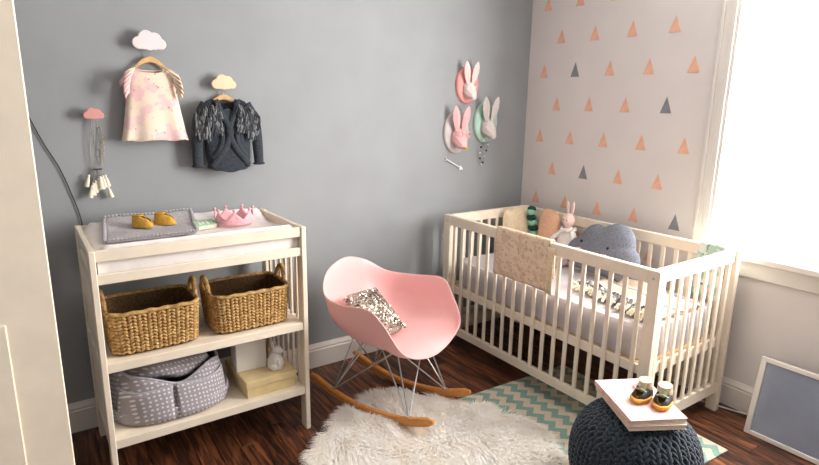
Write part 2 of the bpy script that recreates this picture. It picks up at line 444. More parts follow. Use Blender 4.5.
q.span((.045, WY0, WZ0+.0005), (.08, WY0-.0345, WZ1)); q.span((.045, WY1, WZ0+.0005), (.08, WY1+.0345, WZ1)); q.span((.045, WY0-.035, WZ1), (.08, WY1+.035, WZ1-.035)); q.span((.045, WY0-.035, WZ0+.0005), (.08, WY1+.035, WZ0+.04))
sash = part('sash', q, 'trim', window)
q = MB(); q.span((.060, WY0-.035, WZ0+.04), (.064, WY1+.035, WZ1-.035)); part('pane', q, 'glass', sash, sharp=0)
# white door leaf standing open beside the table
mb = MB(); mb.span((-3.55, -1.04, .012), (-2.783, -1.0, 2.1), .003)
door = struct('door_1', mb, 'cream')
for z0, z1 in ((.2, .9), (1.05, 1.95)):
    for x0, x1 in ((-3.44, -3.2), (-3.12, -2.89)):
        q = MB(); q.span((x0, -1.046, z0), (x1, -1.04, z1), .005); part('door_panel', q, 'cream', door)

# ================================================================== changing table
TX0, TX1, TY0, TY1, TH = -2.660, -1.854, -.561, -.063, .948
S1, S2 = .212, .520          # shelf tops
tb = thing('changing_table', 'cream wooden changing table with two shelves against the grey wall', 'changing table', ((TX0+TX1)/2, (TY0+TY1)/2, 0))
LT = .022; LD = .055
for xx in (TX0, TX1-LT):
    for yy in (TY0, TY1-LD):
        q = MB(); q.span((xx, yy, 0), (xx+LT, yy+LD, TH), .003); part('leg', q, 'cream', tb, True)
for xx in (TX0, TX1-LT):
    for z0, z1, nm in ((.90, .945, 'side_rail'), (.815, .86, 'side_rail'), (S2-.045, S2-.005, 'side_rail'), (S1-.045, S1-.005, 'side_rail')):
        q = MB(); q.span((xx+.002, TY0+LD, z0), (xx+LT-.002, TY1-LD, z1), .002); part(nm, q, 'cream', tb, True)
    for i in range(6):
        yy = TY0+LD+.035+i*(TY1-TY0-2*LD-.07)/5
        q = MB(); q.span((xx+.006, yy-.009, S1-.02), (xx+LT-.006, yy+.009, .83), .002); part('side_slat', q, 'cream', tb, True)
for yy in (TY0+.006, TY1-.022):
    for z0, z1 in ((.905, .946), (.822, .858)):
        q = MB(); q.span((TX0+LT, yy, z0), (TX1-LT, yy+.016, z1), .002); part('front_rail' if yy < -.3 else 'back_rail', q, 'cream', tb, True)
for zt, nm in ((.836, 'tray_board'), (S2, 'shelf'), (S1, 'shelf')):
    q = MB(); q.span((TX0+LT, TY0+.024, zt-.014), (TX1-LT, TY1-.024, zt), .002); part(nm, q, 'cream', tb, True)
for zt in (S2, S1):
    for yy in (TY0+.004, TY1-.024):
        q = MB(); q.span((TX0+LT, yy, zt-.034), (TX1-LT, yy+.02, zt+.0015), .002); part('shelf_rail', q, 'cream', tb, True)
for xx in (TX1-LT-.0015,):
    for zz in (.2, .51, .84):
        q = MB(); q.lathe([(.0005, 0), (.005, 0), (.005, .002), (.0005, .002)], 10, (xx, TY0+.028, zz), rot=Matrix.Rotation(PI/2, 3, 'Y')); part('bolt', q, 'black', tb, True)
# contoured pad
PX0, PX1, PY0, PY1 = TX0+.028, TX1-.028, TY0+.027, TY1-.027
def pad_z(yy, xx):
    t = (yy-PY0)/(PY1-PY0)
    z = .912+.052*abs(2*t-1)**2.2+.010*max(0, 2*t-1)
    return z
q = MB(); R = []
nx = 30
for i in range(nx+1):
    u = i/nx; xx = PX0+(PX1-PX0)*u
    e = min(u, 1-u)*(PX1-PX0); k = math.sqrt(max(0, 1-max(0, 1-e/.03)**2))
    ring = []
    for j in range(21):
        t = j/20; yy = PY0+(PY1-PY0)*t
        et = min(t, 1-t)*(PY1-PY0); kt = math.sqrt(max(0, 1-max(0, 1-et/.022)**2))
        zt = pad_z(yy, xx); zt = .85+(zt-.85)*(.75+.25*k)*(.72+.28*kt) + .002*math.sin(xx*60+yy*40)*math.sin(yy*50)
        ring.append(Vector((xx, yy, zt)))
    ring += [Vector((xx, PY1, .87)), Vector((xx, PY1-.006, .8375)), Vector((xx, PY0+.006, .8375)), Vector((xx, PY0, .87))]
    for p in ring[-4:]: p.y += .0018*math.sin(xx*90+p.z*40)
    R.append(ring)
q.rings(R)
pad = thing('changing_pad', 'white contoured changing pad in a cotton cover on the changing table', 'changing pad', (-2.25, -.31, .8375))
part('pad_body', q, 'white_fabric', pad, True, sharp=60)
# folded grey lace blanket on the pad
bl = thing('knit_blanket', 'folded grey knitted blanket with scalloped lace edge on the changing pad', 'blanket', (-2.40, -.25, .9))
BX0, BX1, BY0, BY1 = -2.575, -2.235, -.335, -.115
def blf(u, v, lift=.012):
    xx = BX0+(BX1-BX0)*u+.03*v-.006; yy = BY0+(BY1-BY0)*v
    return (xx, yy, pad_z(yy, xx)+lift+.004*math.sin(u*9)*math.sin(v*7)+.003)
q = MB(); q.grid(lambda u, v: blf(u, v, .012), 30, 20); part('top_layer', q, 'grey_lace', bl, True, solid=.007)
q = MB(); q.grid(lambda u, v: blf(u*.97+.02, v*.96+.02, .005), 30, 20); part('under_layer', q, 'grey_lace', bl, True, solid=.006)
edge = [(i/24, 0) for i in range(25)] + [(1, i/18) for i in range(1, 19)] + [(1-i/24, 1) for i in range(1, 25)] + [(0, 1-i/18) for i in range(1, 18)]
q = MB()
for k, (u, v) in enumerate(edge):
    p = Vector(blf(u, v, .016)); c = Vector(blf(.5, .5, .016)); d = (p-c); d.z = 0; d.normalize()
    if u in (0, 1): d = Vector((1 if u else -1, 0, 0))
    if v in (0, 1): d = Vector((0, 1 if v else -1, 0))
    q.ell(p+d*.003+Vector((0, 0, .002)), (.0085, .0085, .005), 8, 5)
part('lace_edge', q, 'grey_lace', bl, True)
def shoe(name, label, cx, cy, cz, ang, L, mats, group, boot=False):
    """baby shoe; toe along local +x"""
    t = thing(name, label, 'baby shoe', (cx, cy, cz), ang, group)
    W = L*(.50 if boot else .44)
    def sole_out(u):   # half width along the foot
        return W/2*(.80+.26*math.sin(u*PI*.9+.25))*math.sqrt(max(0, 1-abs(2*u-1)**5))
    us = [i/16 for i in range(17)]
    out = [((u-.5)*L, -max(.001, sole_out(u))) for u in us] + [((u-.5)*L, max(.001, sole_out(u))) for u in reversed(us)]
    q = MB(); q.prism(out, L*.07, lambda a, b, d: (a, b, d), L*.015); part('sole', q, mats[0], t)
    h_t, h_a = L*(.30 if boot else .40), (L*.42 if boot else L*.52)
    q = MB(); R = []
    for j in range(9):
        v = j/8; ring = []
        for a, b in out:
            u = a/L+.5
            hz = h_a if u < .45 else h_a+(h_t-h_a)*min(1, (u-.45)/.22)
            hz *= (1-max(0, (u-.72)/.28)**2*.55)
            k = (1-v**2.6*.50)
            xx = a*(1-.10*v) if not boot or u > .5 else a*(1-.05*v)
            ring.append(Vector((xx-(.0 if u < .5 else .06*L*v*v*(u-.5)), b*k, L*.06+hz*v*.92)))
        R.append(ring)
    q.rings(R, True, True, False); part('upper', q, mats[1], t, solid=.002)
    # collar and opening
    q = MB(); n = 20; cr = L*.17
    ring = [Vector((-L*.20+cr*1.25*math.cos(2*PI*k/n), cr*.80*math.sin(2*PI*k/n), L*.06+(h_a*.93)+(.0 if boot else L*.02*math.cos(2*PI*k/n)))) for k in range(n)]
    q.tube(ring, L*.045, 7, True); part('collar', q, mats[2], t)
    if boot:
        q = MB(); q.lathe([(.75, 0), (1.05, .0), (1.12, .25), (1.0, .5), (1.04, .62), (.85, .60), (.8, .3)], 18, (-L*.2, 0, L*.26)); q.v = [Vector((-L*.2+(p.x+L*.2)*cr*1.5, p.y*cr*1.22, L*.26+(p.z-L*.26)*L*.55)) for p in q.v]
        part('knit_cuff', q, mats[2], t)
        q = MB(); q.ell((-L*.2, 0, L*.575), (cr*1.25, cr*1.0, L*.02), 14, 6); part('lining', q, mats[3], t)
    q = MB(); q.tube([(L*.12, -W*.36, L*.33), (L*.14, 0, L*.40), (L*.12, W*.36, L*.33)], L*.03, 6); part('strap', q, mats[3], t)
    return t
shoe('baby_shoe', 'ochre baby shoe on the grey blanket, farther from the pink crown', -2.427, -.222, .9455, -.6, .088, ('ochre', 'ochre', 'ochre', 'ochre'), 'ochre baby shoes')
shoe('baby_shoe', 'ochre baby shoe on the grey blanket, nearer the pink crown', -2.338, -.212, .9465, -.45, .088, ('ochre', 'ochre', 'ochre', 'ochre'), 'ochre baby shoes')
# mint notebook and felt crown
nb = thing('mint_booklet', 'small mint green booklet lying beside the grey blanket', 'booklet', (-2.185, -.25, .9215), .25)
q = MB(); q.box((0, 0, .011), (.088, .05, .016), Matrix.Rotation(.25, 3, 'X'), .001); part('pages', q, 'paper', nb)
q = MB(); q.box((0, -.001, .021), (.092, .054, .003), Matrix.Rotation(.25, 3, 'X'), .001); part('cover', q, 'mint', nb)
for i in range(4):
    q = MB(); q.box((-.028+i*.018, -.003, .0232), (.011, .024-.006*(i % 2), .0016), Matrix.Rotation(.25, 3, 'X')); part('printed_mark', q, 'white_card', nb)
cr = thing('felt_crown', 'pink felt toy crown with ball tips on the changing pad', 'crown', (-2.055, -.245, .9235))
n = 60; R = []
def crown_h(a): return .030+.036*(abs(((a/(2*PI)*7) % 1)*2-1))**1.3
q = MB()
q.grid(lambda u, v: ((.072+.012*v)*math.cos(2*PI*u), (.052+.01*v)*math.sin(2*PI*u), v*crown_h(2*PI*u)), 84, 5, True); band = part('band', q, 'crown_pink', cr, solid=.005)
for k in range(7):
    a = 2*PI*k/7; q = MB(); q.ell(((.085)*math.cos(a), .063*math.sin(a), .07), .007, 8, 6); part('ball_tip', q, 'crown_pink', band)
q = MB(); q.tube([(.076*math.cos(2*PI*k/40), .0555*math.sin(2*PI*k/40), .008) for k in range(40)], .006, 6, True); part('rolled_edge', q, 'crown_pink', band)

# ------------------------------------------------------------------ seagrass baskets
def basket(label, cx, cy, cz, w, d, h):
    t = thing('seagrass_basket', label, 'basket', (cx, cy, cz), 0, 'seagrass baskets on the middle shelf')
    def outl(z, e=6, k=0): 
        f = .93+.07*(z/h); return sup((w-k)*f, (d-k)*f, e, 72)
    q = MB()
    q.rings([[Vector((a, b, z)) for a, b in outl(z, k=.026)] for z in (.004, h*.5, h-.004)] + [[Vector((a, b, z)) for a, b in outl(z, k=.040)] for z in (h-.004, h*.5, .012)]); part('lining', q, 'wicker_dark', t)
    q = MB(); q.prism(outl(0, k=.024), .01, lambda a, b, dd: (a, b, dd+.001)); part('base', q, 'wicker_dark', t)
    # woven bumps: vertical braids of slanted strands
    per = 2*(w+d)*.95; nc = int(per/.0185); nr = 11
    def at(s, z):
        o = outl(z, k=.016); m = len(o); x = s*m; i = int(x) % m; fr = x-int(x)
        a = Vector(o[i]); b = Vector(o[(i+1) % m]); p = a.lerp(b, fr); tn = (b-a).normalized(); return p, tn
    # arc-length table
    o = outl(h*.5); L = [0]
    for i in range(len(o)): L.append(L[-1]+(Vector(o[(i+1) % len(o)])-Vector(o[i])).length)
    def s_of(l):
        for i in range(len(o)):
            if L[i+1] >= l: return (i+(l-L[i])/(L[i+1]-L[i]))/len(o)
        return .9999
    q = MB()
    for c in range(nc):
        s = s_of(L[-1]*c/nc)
        for r in range(nr):
            z = .008+(h-.018)*(r+.5)/nr
            p, tn = at(s, z)
            sl = (.55 if c % 2 else -.55)+random.uniform(-.15, .15)
            ax = Vector((tn.x, tn.y, 0)); n_ = Vector((tn.y, -tn.x, 0)); lo = ax*math.cos(sl)+Vector((0, 0, 1))*math.sin(sl)
            Rm = Matrix((lo, n_.cross(lo), n_)).transposed()
            q.ell((p.x, p.y, z), (.0138*random.uniform(.9, 1.1), .0074, .0068), 6, 4, Rm)
    part('woven_wall', q, 'wicker', t, kind='stuff', sharp=60)
    q = MB(); oo = outl(h, k=.016); q.tube([(a, b, h-.002+.002*math.sin(k*1.7)) for k, (a, b) in enumerate(oo)], .0085, 8, True); part('rim', q, 'wicker', t)
    for sg in (-1, 1):
        xx = sg*(w/2-.010); q = MB()
        pts = [(xx+sg*.006*math.sin(PI*k/14), -.05+.10*k/14, h-.012+.074*max(0, math.sin(PI*k/14))**.6) for k in range(15)]
        q.tube(pts, .0085, 8)
        for k in range(28):
            u = k/27*13; i = int(min(u, 12)); p = Vector(pts[i]).lerp(Vector(pts[i+1]), u-i)
            q.ell(p, (.011, .0055, .011), 8, 4, Matrix.Rotation(.5, 3, 'X'))
        part('handle', q, 'wicker', t)
    return t
basket('brown woven seagrass basket on the changing table, above the grey dotted caddy', -2.456, -.400, S2+.002, .345, .265, .168)
basket('brown woven seagrass basket on the changing table, above the rabbit figurine', -2.077, -.400, S2+.002, .345, .265, .165)

# ------------------------------------------------------------------ dotted fabric caddy
cd = thing('fabric_caddy', 'grey polka-dot fabric caddy with front pockets on the bottom shelf', 'caddy', (-2.400, -.335, S1))
W, D = .470, .395
def ov(k, e=2.8): return sup(W*k, D*k, e, 48)
q = MB(); q.rings([[Vector((a, b, z)) for a, b in ov(k)] for k, z in ((.92, .002), (.98, .012), (1.0, .04), (.985, .052))] + [[Vector((a, b, z)) for a, b in ov(k)] for k, z in ((.955, .052), (.95, .02))]); part('tray_wall', q, 'dots', cd)
q = MB(); q.tube([(a, b, .053) for a, b in ov(.972)], .0048, 8, True); part('piping', q, 'dots_rim', cd)
# soft body, slumping towards the back right
def body(u, v, k=1):
    a = 2*PI*u; c, s_ = math.cos(a), math.sin(a)
    r = (abs(c)**2.8+abs(s_)**2.8)**(-1/2.8)
    hgt = .186+.030*math.cos(a-2.6)+.028*math.cos(2*a+.4)+.014*math.sin(5*a)
    sq = (.94-.13*v**1.5+.018*math.sin(3*a+v*3))*k
    return (W/2*c*r*sq, D/2*s_*r*sq, .01+hgt*v+.006*math.sin(6*a)*v)
q = MB(); q.grid(lambda u, v: body(u, v), 72, 10, True); part('outer_fabric', q, 'dots', cd, solid=.008, sharp=60)
q = MB(); q.tube([body(i/72, 1) for i in range(72)], .006, 6, True); part('top_hem', q, 'dots_rim', cd)
for u0, u1, hh in ((.58, .735, .140), (.745, .91, .138)):
    q = MB()
    def pk(u, v, u0=u0, u1=u1, hh=hh):
        a = u0+(u1-u0)*u; p = Vector(body(a, min(1, v*.72), 1.035)); bl_ = math.sin(PI*u)**.5
        p.x *= 1+.02*bl_; p.y *= 1+.05*bl_*(.3+.7*v); p.z = .012+hh*v*(1-.08*math.sin(PI*u)); return p
    q.grid(pk, 20, 8); pko = part('pocket', q, 'dots', cd, solid=.007, sharp=60)
    q = MB(); q.tube([pk(i/20, 1) for i in range(21)], .0045, 6); part('pocket_hem', q, 'dots_rim', pko)
q = MB(); q.puff(sup(W*.74, D*.70, 2.6, 36), .055, lambda a, b, d: (a-.01, b+.005, .178+d+.012*math.sin(a*30)*math.cos(b*25)), 6); part('stuffed_cloth', q, 'dots', cd, sharp=60)
q = MB()
hp = smooth_loop([(.02, -.03, .19), (.05, -.05, .226), (.095, -.045, .236), (.13, -.02, .22), (.14, .02, .18)], 6, False)
for a_, b_ in zip(hp[:-1], hp[1:]): pass
q.tube(hp, .016, 8, flat=.35); part('carry_strap', q, 'dots', cd)
# ------------------------------------------------------------------ boxes and rabbit figurine
bx = thing('wooden_box', 'pale wooden lidded box on the bottom shelf under the rabbit figurine', 'box', (-2.018, -.385, S1), .02)
q = MB(); q.box((0, 0, .0225), (.222, .27, .045), None, .002); part('box_body', q, 'box_wood', bx)
q = MB(); q.box((0, 0, .0615), (.232, .28, .032), None, .003); part('lid', q, 'box_wood', bx)
BT = S1+.0785
wb = thing('white_box', 'plain white square box standing on the pale wooden box', 'box', (-2.063, -.365, BT), -.08)
q = MB(); q.box((0, 0, .0675), (.133, .11, .135), None, .002); part('carton', q, 'white_card', wb)
q = MB(); q.box((0, 0, .1365), (.136, .113, .004), None, .001); part('lid', q, 'white_card', wb)
rb = thing('rabbit_figurine', 'white ceramic sitting rabbit figurine on the pale wooden box', 'figurine', (-1.975, -.46, BT), -.9)
q = MB(); q.lathe([(.001, 0), (.030, .001), (.034, .02), (.031, .045), (.022, .066), (.016, .078), (.001, .082)], 18, fx=1.05, fy=.85); part('body', q, 'white_ceramic', rb)
q = MB(); q.ell((.012, 0, .092), (.023, .018, .019), 14, 10); q.ell((.031, 0, .088), (.010, .011, .009), 10, 8); rbh = part('head', q, 'white_ceramic', rb)
for sg in (-1, 1):
    q = MB(); q.ell((-.004, sg*.010, .118), (.006, .004, .020), 10, 8, Matrix.Rotation(-.25, 3, 'Y') @ Matrix.Rotation(sg*.15, 3, 'X')); part('ear', q, 'white_ceramic', rbh)
    q = MB(); q.ell((.026, sg*.013, .028), (.009, .008, .028), 10, 8); part('front_leg', q, 'white_ceramic', rb)
    q = MB(); q.ell((.006, sg*.026, .016), (.024, .011, .016), 10, 8); part('hind_leg', q, 'white_ceramic', rb)
st = thing('lacquer_peg_doll', 'small brown and orange peg doll behind the rabbit figurine', 'toy', (-1.975, -.33, BT))
q = MB(); q.lathe([(.001, 0), (.014, 0), (.015, .03), (.010, .075), (.001, .08)], 14); part('body', q, 'brown', st)
q = MB(); q.ell((0, 0, .092), (.013, .013, .015), 12, 8); part('head', q, 'rocker', st)

# ================================================================== pink rocking chair
CH = thing('rocking_chair', 'pink moulded armchair shell on wire struts and wooden rockers', 'rocking chair', (-1.4263, -.5408, .006), math.radians(-69.79-90+90))
# local axes: +x forward, +y the chair's left
rim = [(.276, 0, .325), (.265, .224, .399), (.181, .272, .535), (.111, .287, .592), (-.051, .278, .578), (-.186, .233, .585), (-.257, .14, .655), (-.27, 0, .693)]
full = [Vector(p) for p in rim] + [Vector((p[0], -p[1], p[2])) for p in rim[-2:0:-1]]
RM = smooth_loop(full, 8)
cb = Vector((.0, 0, .352))
def shell(i, t):
    p = RM[i % len(RM)]
    hx = math.sin(t*PI/2)**.92; vz = t**2.9
    back = max(0, -(p.x)/.27)
    vz = vz*(1-back)+back*(t**2.1)
    q_ = Vector((cb.x+(p.x-cb.x)*hx, cb.y+(p.y-cb.y)*hx, cb.z+(p.z-cb.z)*vz))
    front = max(0, p.x/.27)
    q_.z += .018*front*math.sin(t*PI)*(1-abs(p.y)/.3)
    if t > .9: 
        f = (t-.9)/.1; d = Vector((p.x-cb.x, p.y, 0)).normalized(); q_ += d*.010*f*f
    return q_
n = len(RM); ts = [.04, .15, .28, .4, .52, .62, .71, .79, .86, .91, .95, .98, 1.0]
q = MB(); q.rings([[shell(i, t) for i in range(n)] for t in ts], True, True, False); part('seat_shell', q, 'pink_plastic', CH, solid=.007, sharp=180, sub=1)
RS = .165
for sg in (-1, 1):
    q = MB(); R = []
    for k in range(25):
        u = k/24; xx = -.365+.745*u; zz = .017+.075*abs((xx-.01)/.37)**2.1
        sl = 2*.075*1.05*((xx-.01)/.37)/.37*.9
        tp = min(1, min(u, 1-u)/.03); hh = (.018)*(.45+.55*math.sqrt(tp)); ww = .0145*(.5+.5*math.sqrt(tp))
        cs = [(-1, -.6), (-.6, -1), (.6, -1), (1, -.6), (1, .6), (.6, 1), (-.6, 1), (-1, .6)]
        R.append([Vector((xx-sl*b*hh, sg*RS+a*ww, zz+b*hh)) for a, b in cs])
    q.rings(R); rko = part('rocker', q, 'rocker', CH); rkd = globals().setdefault('rockers', {}); rkd[sg] = rko
def rz(xx): return .017+.075*abs((xx-.01)/.37)**2.1+.017
fr, rr = .245, -.215
mount = {(a, b): Vector((a*.13+.01, b*.115, .346)) for a in (-1, 1) for b in (-1, 1)}
for sg in (-1, 1):
    F = Vector((fr, sg*RS, rz(fr)-.004)); B = Vector((rr, sg*RS, rz(rr)-.004))
    for a, b in ((F, mount[(1, sg)]), (F, Vector((.05, sg*.12, .346))), (B, mount[(-1, sg)]), (B, Vector((-.05, sg*.12, .346))), (B, mount[(1, sg)]), (F, mount[(1, -sg)]), (B, mount[(-1, -sg)])):
        q = MB(); q.tube([a, b], .0032, 7); part('wire_strut', q, 'chrome', CH)
    for P in (F, B):
        q = MB(); q.lathe([(.001, -.012), (.006, -.012), (.006, .012), (.001, .012)], 10, P); part('strut_bracket', q, 'chrome', rockers[sg])
for k in mount:
    q = MB(); q.lathe([(.001, 0), (.014, 0), (.012, .012), (.001, .014)], 12, mount[k]-Vector((0, 0, .004))); part('shock_mount', q, 'black', CH)
q = MB(); q.tube([mount[(1, 1)], mount[(1, -1)], mount[(-1, -1)], mount[(-1, 1)]], .0032, 6, True); part('wire_frame', q, 'chrome', CH)
# sequin pillow lying against the back
hd = math.radians(-69.79); dF = Vector((math.cos(hd), math.sin(hd), 0)); dS = Vector((-dF.y, dF.x, 0)); CO = Vector((-1.4263, -.5408, 0))
def chl(f, s, z): return CO+dF*f+dS*s+Vector((0, 0, z))
pc = chl(-.060, -.035, .463)
ax2 = (dF*math.cos(.62)+Vector((0, 0, -1))*math.sin(.62)+dS*-.10).normalized(); ax1 = (dS*.97+dF*.15).normalized(); nn = ax1.cross(ax2).normalized()
if nn.z < 0: nn = -nn
sp = thing('sequin_pillow', 'small silver and champagne sequin pillow on the pink rocking chair', 'pillow', pc)
PW, PL, PT = .225, .275, .036
q = MB(); q.puff(sup(PW, PL, 5, 40), PT, lambda a, b, d: pc+ax1*a+ax2*b+nn*d, 7, 2.4); part('pillow_body', q, 'sequin_cloth', sp, True, sharp=180)
q = MB()
for i in range(1500):
    a, b = random.uniform(-1, 1), random.uniform(-1, 1); t = max(abs(a), abs(b))
    d = PT*(max(0, 1-t**2.4))**.55+.0015
    c = pc+ax1*a*PW/2*.96+ax2*b*PL/2*.96+nn*d
    nv = (nn+ax1*random.gauss(a*.4, .35)+ax2*random.gauss(b*.4, .35)).normalized(); e1 = nv.orthogonal().normalized(); e2 = nv.cross(e1); r = .0052
    q.add([c+(e1*math.cos(PI*k/3)+e2*math.sin(PI*k/3))*r for k in range(6)], [(0, 1, 2, 3, 4, 5)])
part('sequins', q, 'sequin', sp, True, sharp=0, kind='stuff')

# ================================================================== crib
KX0, KX1, KY0, KY1, KH = -.763, -.098, -1.514, -.119, .819
crib = thing('crib', 'cream wooden slatted baby crib along the triangle-sticker wall', 'crib', ((KX0+KX1)/2, (KY0+KY1)/2, 0))
PT_ = .032; PWD = .052
for xx in (KX0, KX1-PT_):
    for yy in (KY0, KY1-PWD):
        q = MB(); q.span((xx, yy, .0082 if (xx, yy) == (KX0, KY0) else 0), (xx+PT_, yy+PWD, KH), .003); part('post', q, 'cream', crib, True)
ZB0, ZB1, ZM0, ZM1, ZT0 = .092, .140, .345, .388, .762
for xx in (KX0, KX1-PT_):
    ya, yb = KY0+PWD, KY1-PWD
    q = MB(); q.span((xx+.002, ya, ZT0), (xx+PT_-.002, yb, KH), .003); part('top_rail', q, 'cream', crib, True)
    q = MB(); q.span((xx+.006, ya, ZB0), (xx+PT_-.004, yb, ZB1), .003); part('bottom_rail', q, 'cream', crib, True)
    q = MB(); q.span((xx+.020, ya, ZM0), (xx+PT_+.004, yb, ZM1), .002); part('mattress_rail', q, 'cream', crib, True)
    ns = 18
    sm = MB(); sm.box((0, 0, 0), (.011, .021, ZT0-ZB1+.01), None, .002); sm = sm.mesh('slat', M['cream'])
    for i in range(ns):
        yy = ya+(yb-ya)*(i+.5)/ns+.0
        o = link('slat', sm, crib); o.location = (xx+.0135-(KX0+KX1)/2, yy-(KY0+KY1)/2, (ZT0+ZB1)/2)
for yy in (KY0, KY1-PWD):
    xa, xb = KX0+PT_, KX1-PT_; yc = yy+PWD/2
    q = MB(); q.span((xa, yc-.014, ZT0), (xb, yc+.014, KH), .003); part('end_top_rail', q, 'cream', crib, True)
    q = MB(); q.span((xa, yc-.012, ZB0), (xb, yc+.012, ZB1+.012), .003); part('end_bottom_rail', q, 'cream', crib, True)
    q = MB(); q.span((xa, yc-.002, ZM0), (xb, yc+.016, ZM1), .002); part('end_mattress_rail', q, 'cream', crib, True)
    sm = MB(); sm.box((0, 0, 0), (.022, .011, ZT0-ZB1), None, .002); sm = sm.mesh('slat', M['cream'])
    for i in range(9):
        o = link('slat', sm, crib); o.location = (xa+(xb-xa)*(i+.5)/9-(KX0+KX1)/2, yc-.0078-(KY0+KY1)/2, (ZT0+ZB1)/2)
q = MB(); q.span((KX0+.04, KY0+.05, ZM1-.012), (KX1-.04, KY1-.05, ZM1), .002); part('mattress_base', q, 'tan_edge', crib, True)
for zz in (.785, .37, .115):
    for a in (0, 1):
        yy = (KY0+PWD/2) if a == 0 else (KY1-PWD/2)
        q = MB(); q.lathe([(.0005, 0), (.0055, 0), (.0055, .0025), (.0005, .0025)], 10, (KX0-.0022, yy, zz), rot=Matrix.Rotation(PI/2, 3, 'Y')); part('bolt', q, 'chrome', crib, True)
# mattress in a fitted sheet
MZ = .545
mt = thing('crib_mattress', 'crib mattress in a pale grey fitted sheet', 'mattress', (-.43, -.816, ZM1))
q = MB(); out = sup(KX1-KX0-.088, KY1-KY0-.12, 14, 64)
R = [[Vector((a*k-.4305, b*k2-.8165, z)) for a, b in out] for k, k2, z in ((.985, .99, ZM1+.001), (1, 1, ZM1+.012), (1, 1, MZ-.02), (.995, .997, MZ-.006), (.98, .99, MZ))]
q.rings(R); part('sheet', q, 'sheet', mt, True, sharp=50)
# cream and peach pillows, caterpillar, doll
def cushion(name, label, c, axx, axy, w, h, T, m, ruffle=0, nr=0, trim=None):
    axx = Vector(axx).normalized(); axy = Vector(axy).normalized(); nz = axx.cross(axy).normalized(); axy = nz.cross(axx); c = Vector(c)
    t = thing(name, label, 'pillow', c-axy*h/2)
    q = MB(); q.puff(sup(w, h, 4.5, 64, ruffle, nr), T, lambda a, b, d: c+axx*a+axy*b+nz*d, 8, 2.6); part('cushion', q, m, t, True, sharp=180)
    q = MB(); q.tube([c+axx*a*1.0+axy*b*1.0 for a, b in sup(w, h, 4.5, 64, ruffle, nr)], .004, 6, True); part('piping', q, trim or m, t, True)
    return t, c, axx, axy, nz
cushion('pillow', 'cream linen pillow leaning on the crib end beside the caterpillar toy', (-.232, -.222, .688), (1, -.12, 0), (0, .10, 1), .25, .275, .042, 'pillow_cream')
cushion('pillow', 'peach linen pillow with frilled edge in the crib corner', (-.180, -.415, .695), (-.35, -1, 0), (.12, 0, 1), .20, .28, .040, 'pillow_peach', .02, 22)
ct = thing('caterpillar_toy', 'striped mint and dark green crochet caterpillar toy between the crib pillows', 'soft toy', (-.19, -.30, MZ))
for k in range(8):
    zz = MZ+.022+k*.034; q = MB(); q.ell((-.185+.012*math.sin(k*.6), -.302+.006*k*.5, zz), (.034-.002*abs(k-4), .034-.002*abs(k-4), .023), 16, 10); part('segment', q, 'mint_yarn' if k % 2 else 'green_yarn', ct, True)
q = MB(); q.ell((-.187, -.278, MZ+.022+8*.032), (.027, .027, .02), 14, 8); part('head', q, 'green_yarn', ct, True)
DY = -.590
dl = thing('bunny_doll', 'pink-faced bunny doll in a white gathered dress sitting in the crib', 'doll', (-.205, DY, MZ))
q = MB()
q.rings([[Vector((-.205+r*math.cos(2*PI*k/40)*(1+rf*math.sin(10*2*PI*k/40))*.62, DY+r*math.sin(2*PI*k/40)*(1+rf*math.sin(10*2*PI*k/40)), MZ+z)) for k in range(40)] for r, z, rf in ((.082, .004, .10), (.08, .05, .09), (.072, .11, .07), (.06, .17, .04), (.036, .205, .0), (.022, .225, 0))]); part('dress', q, 'white_fabric', dl, True, sharp=180)
q = MB(); q.tube([(-.205+.038*math.cos(2*PI*k/24), DY+.042*math.sin(2*PI*k/24), MZ+.208+.006*math.sin(k*2.1)) for k in range(24)], .009, 6, True); part('collar_frill', q, 'white_fabric', dl, True)
q = MB(); q.ell((-.207, DY, MZ+.262), (.036, .036, .042), 16, 12); dlh = part('head', q, 'doll_skin', dl, True)
for sg in (-1, 1):
    q = MB(); q.ell((-.200, DY+sg*.017, MZ+.330), (.008, .011, .045), 10, 8, Matrix.Rotation(-sg*.14, 3, 'X')); part('ear', q, 'doll_skin', dlh, True)
    q = MB(); q.ell((-.241, DY+sg*.013, MZ+.268), .0035, 8, 6); part('eye', q, 'black', dlh, True)
    q = MB(); q.tube([(-.215, DY+sg*.035, MZ+.195), (-.24, DY+sg*.075, MZ+.15), (-.26, DY+sg*.085, MZ+.10)], [.017, .015, .016], 8); part('arm', q, 'white_fabric', dl, True)
    q = MB(); q.tube([(-.22, DY+sg*.03, MZ+.02), (-.29, DY+sg*.04, MZ+.018), (-.33, DY+sg*.045, MZ+.026)], [.018, .016, .017], 8); part('leg', q, 'doll_skin', dl, True)
# cloud pillow
cl = []
for k in range(120):
    a = 2*PI*k/120; best = 0
    dx, dy = math.cos(a), math.sin(a)
    for cx, cy, r in ((-.155, -.03, .085), (-.06, .045, .105), (.075, .055, .125), (.17, -.015, .085), (0, -.04, .1), (-.1, -.06, .075), (.1, -.06, .085)):
        b_ = dx*cx+dy*cy; disc = b_*b_-(cx*cx+cy*cy-r*r)
        if disc > 0: best = max(best, b_+math.sqrt(disc))
    if dy < 0: best = min(best, .118/max(.01, -dy))
    cl.append((best*dx, best*dy))
cc = Vector((-.262, -.870, .682)); cxx = Vector((-.10, -1, 0)).normalized(); cyy = Vector((.38, 0, 1)).normalized(); cnn = cxx.cross(cyy).normalized()
if cnn.x > 0: cnn = -cnn
cp = thing('cloud_pillow', 'grey felt cloud-shaped pillow with black eyes and pink cheeks in the crib', 'pillow', (cc.x, cc.y, MZ))
q = MB(); q.puff(cl, .062, lambda a, b, d: cc+cxx*a+cyy*b+cnn*d, 8, 2.4); part('cloud_body', q, 'cloud_felt', cp, True, sharp=180)
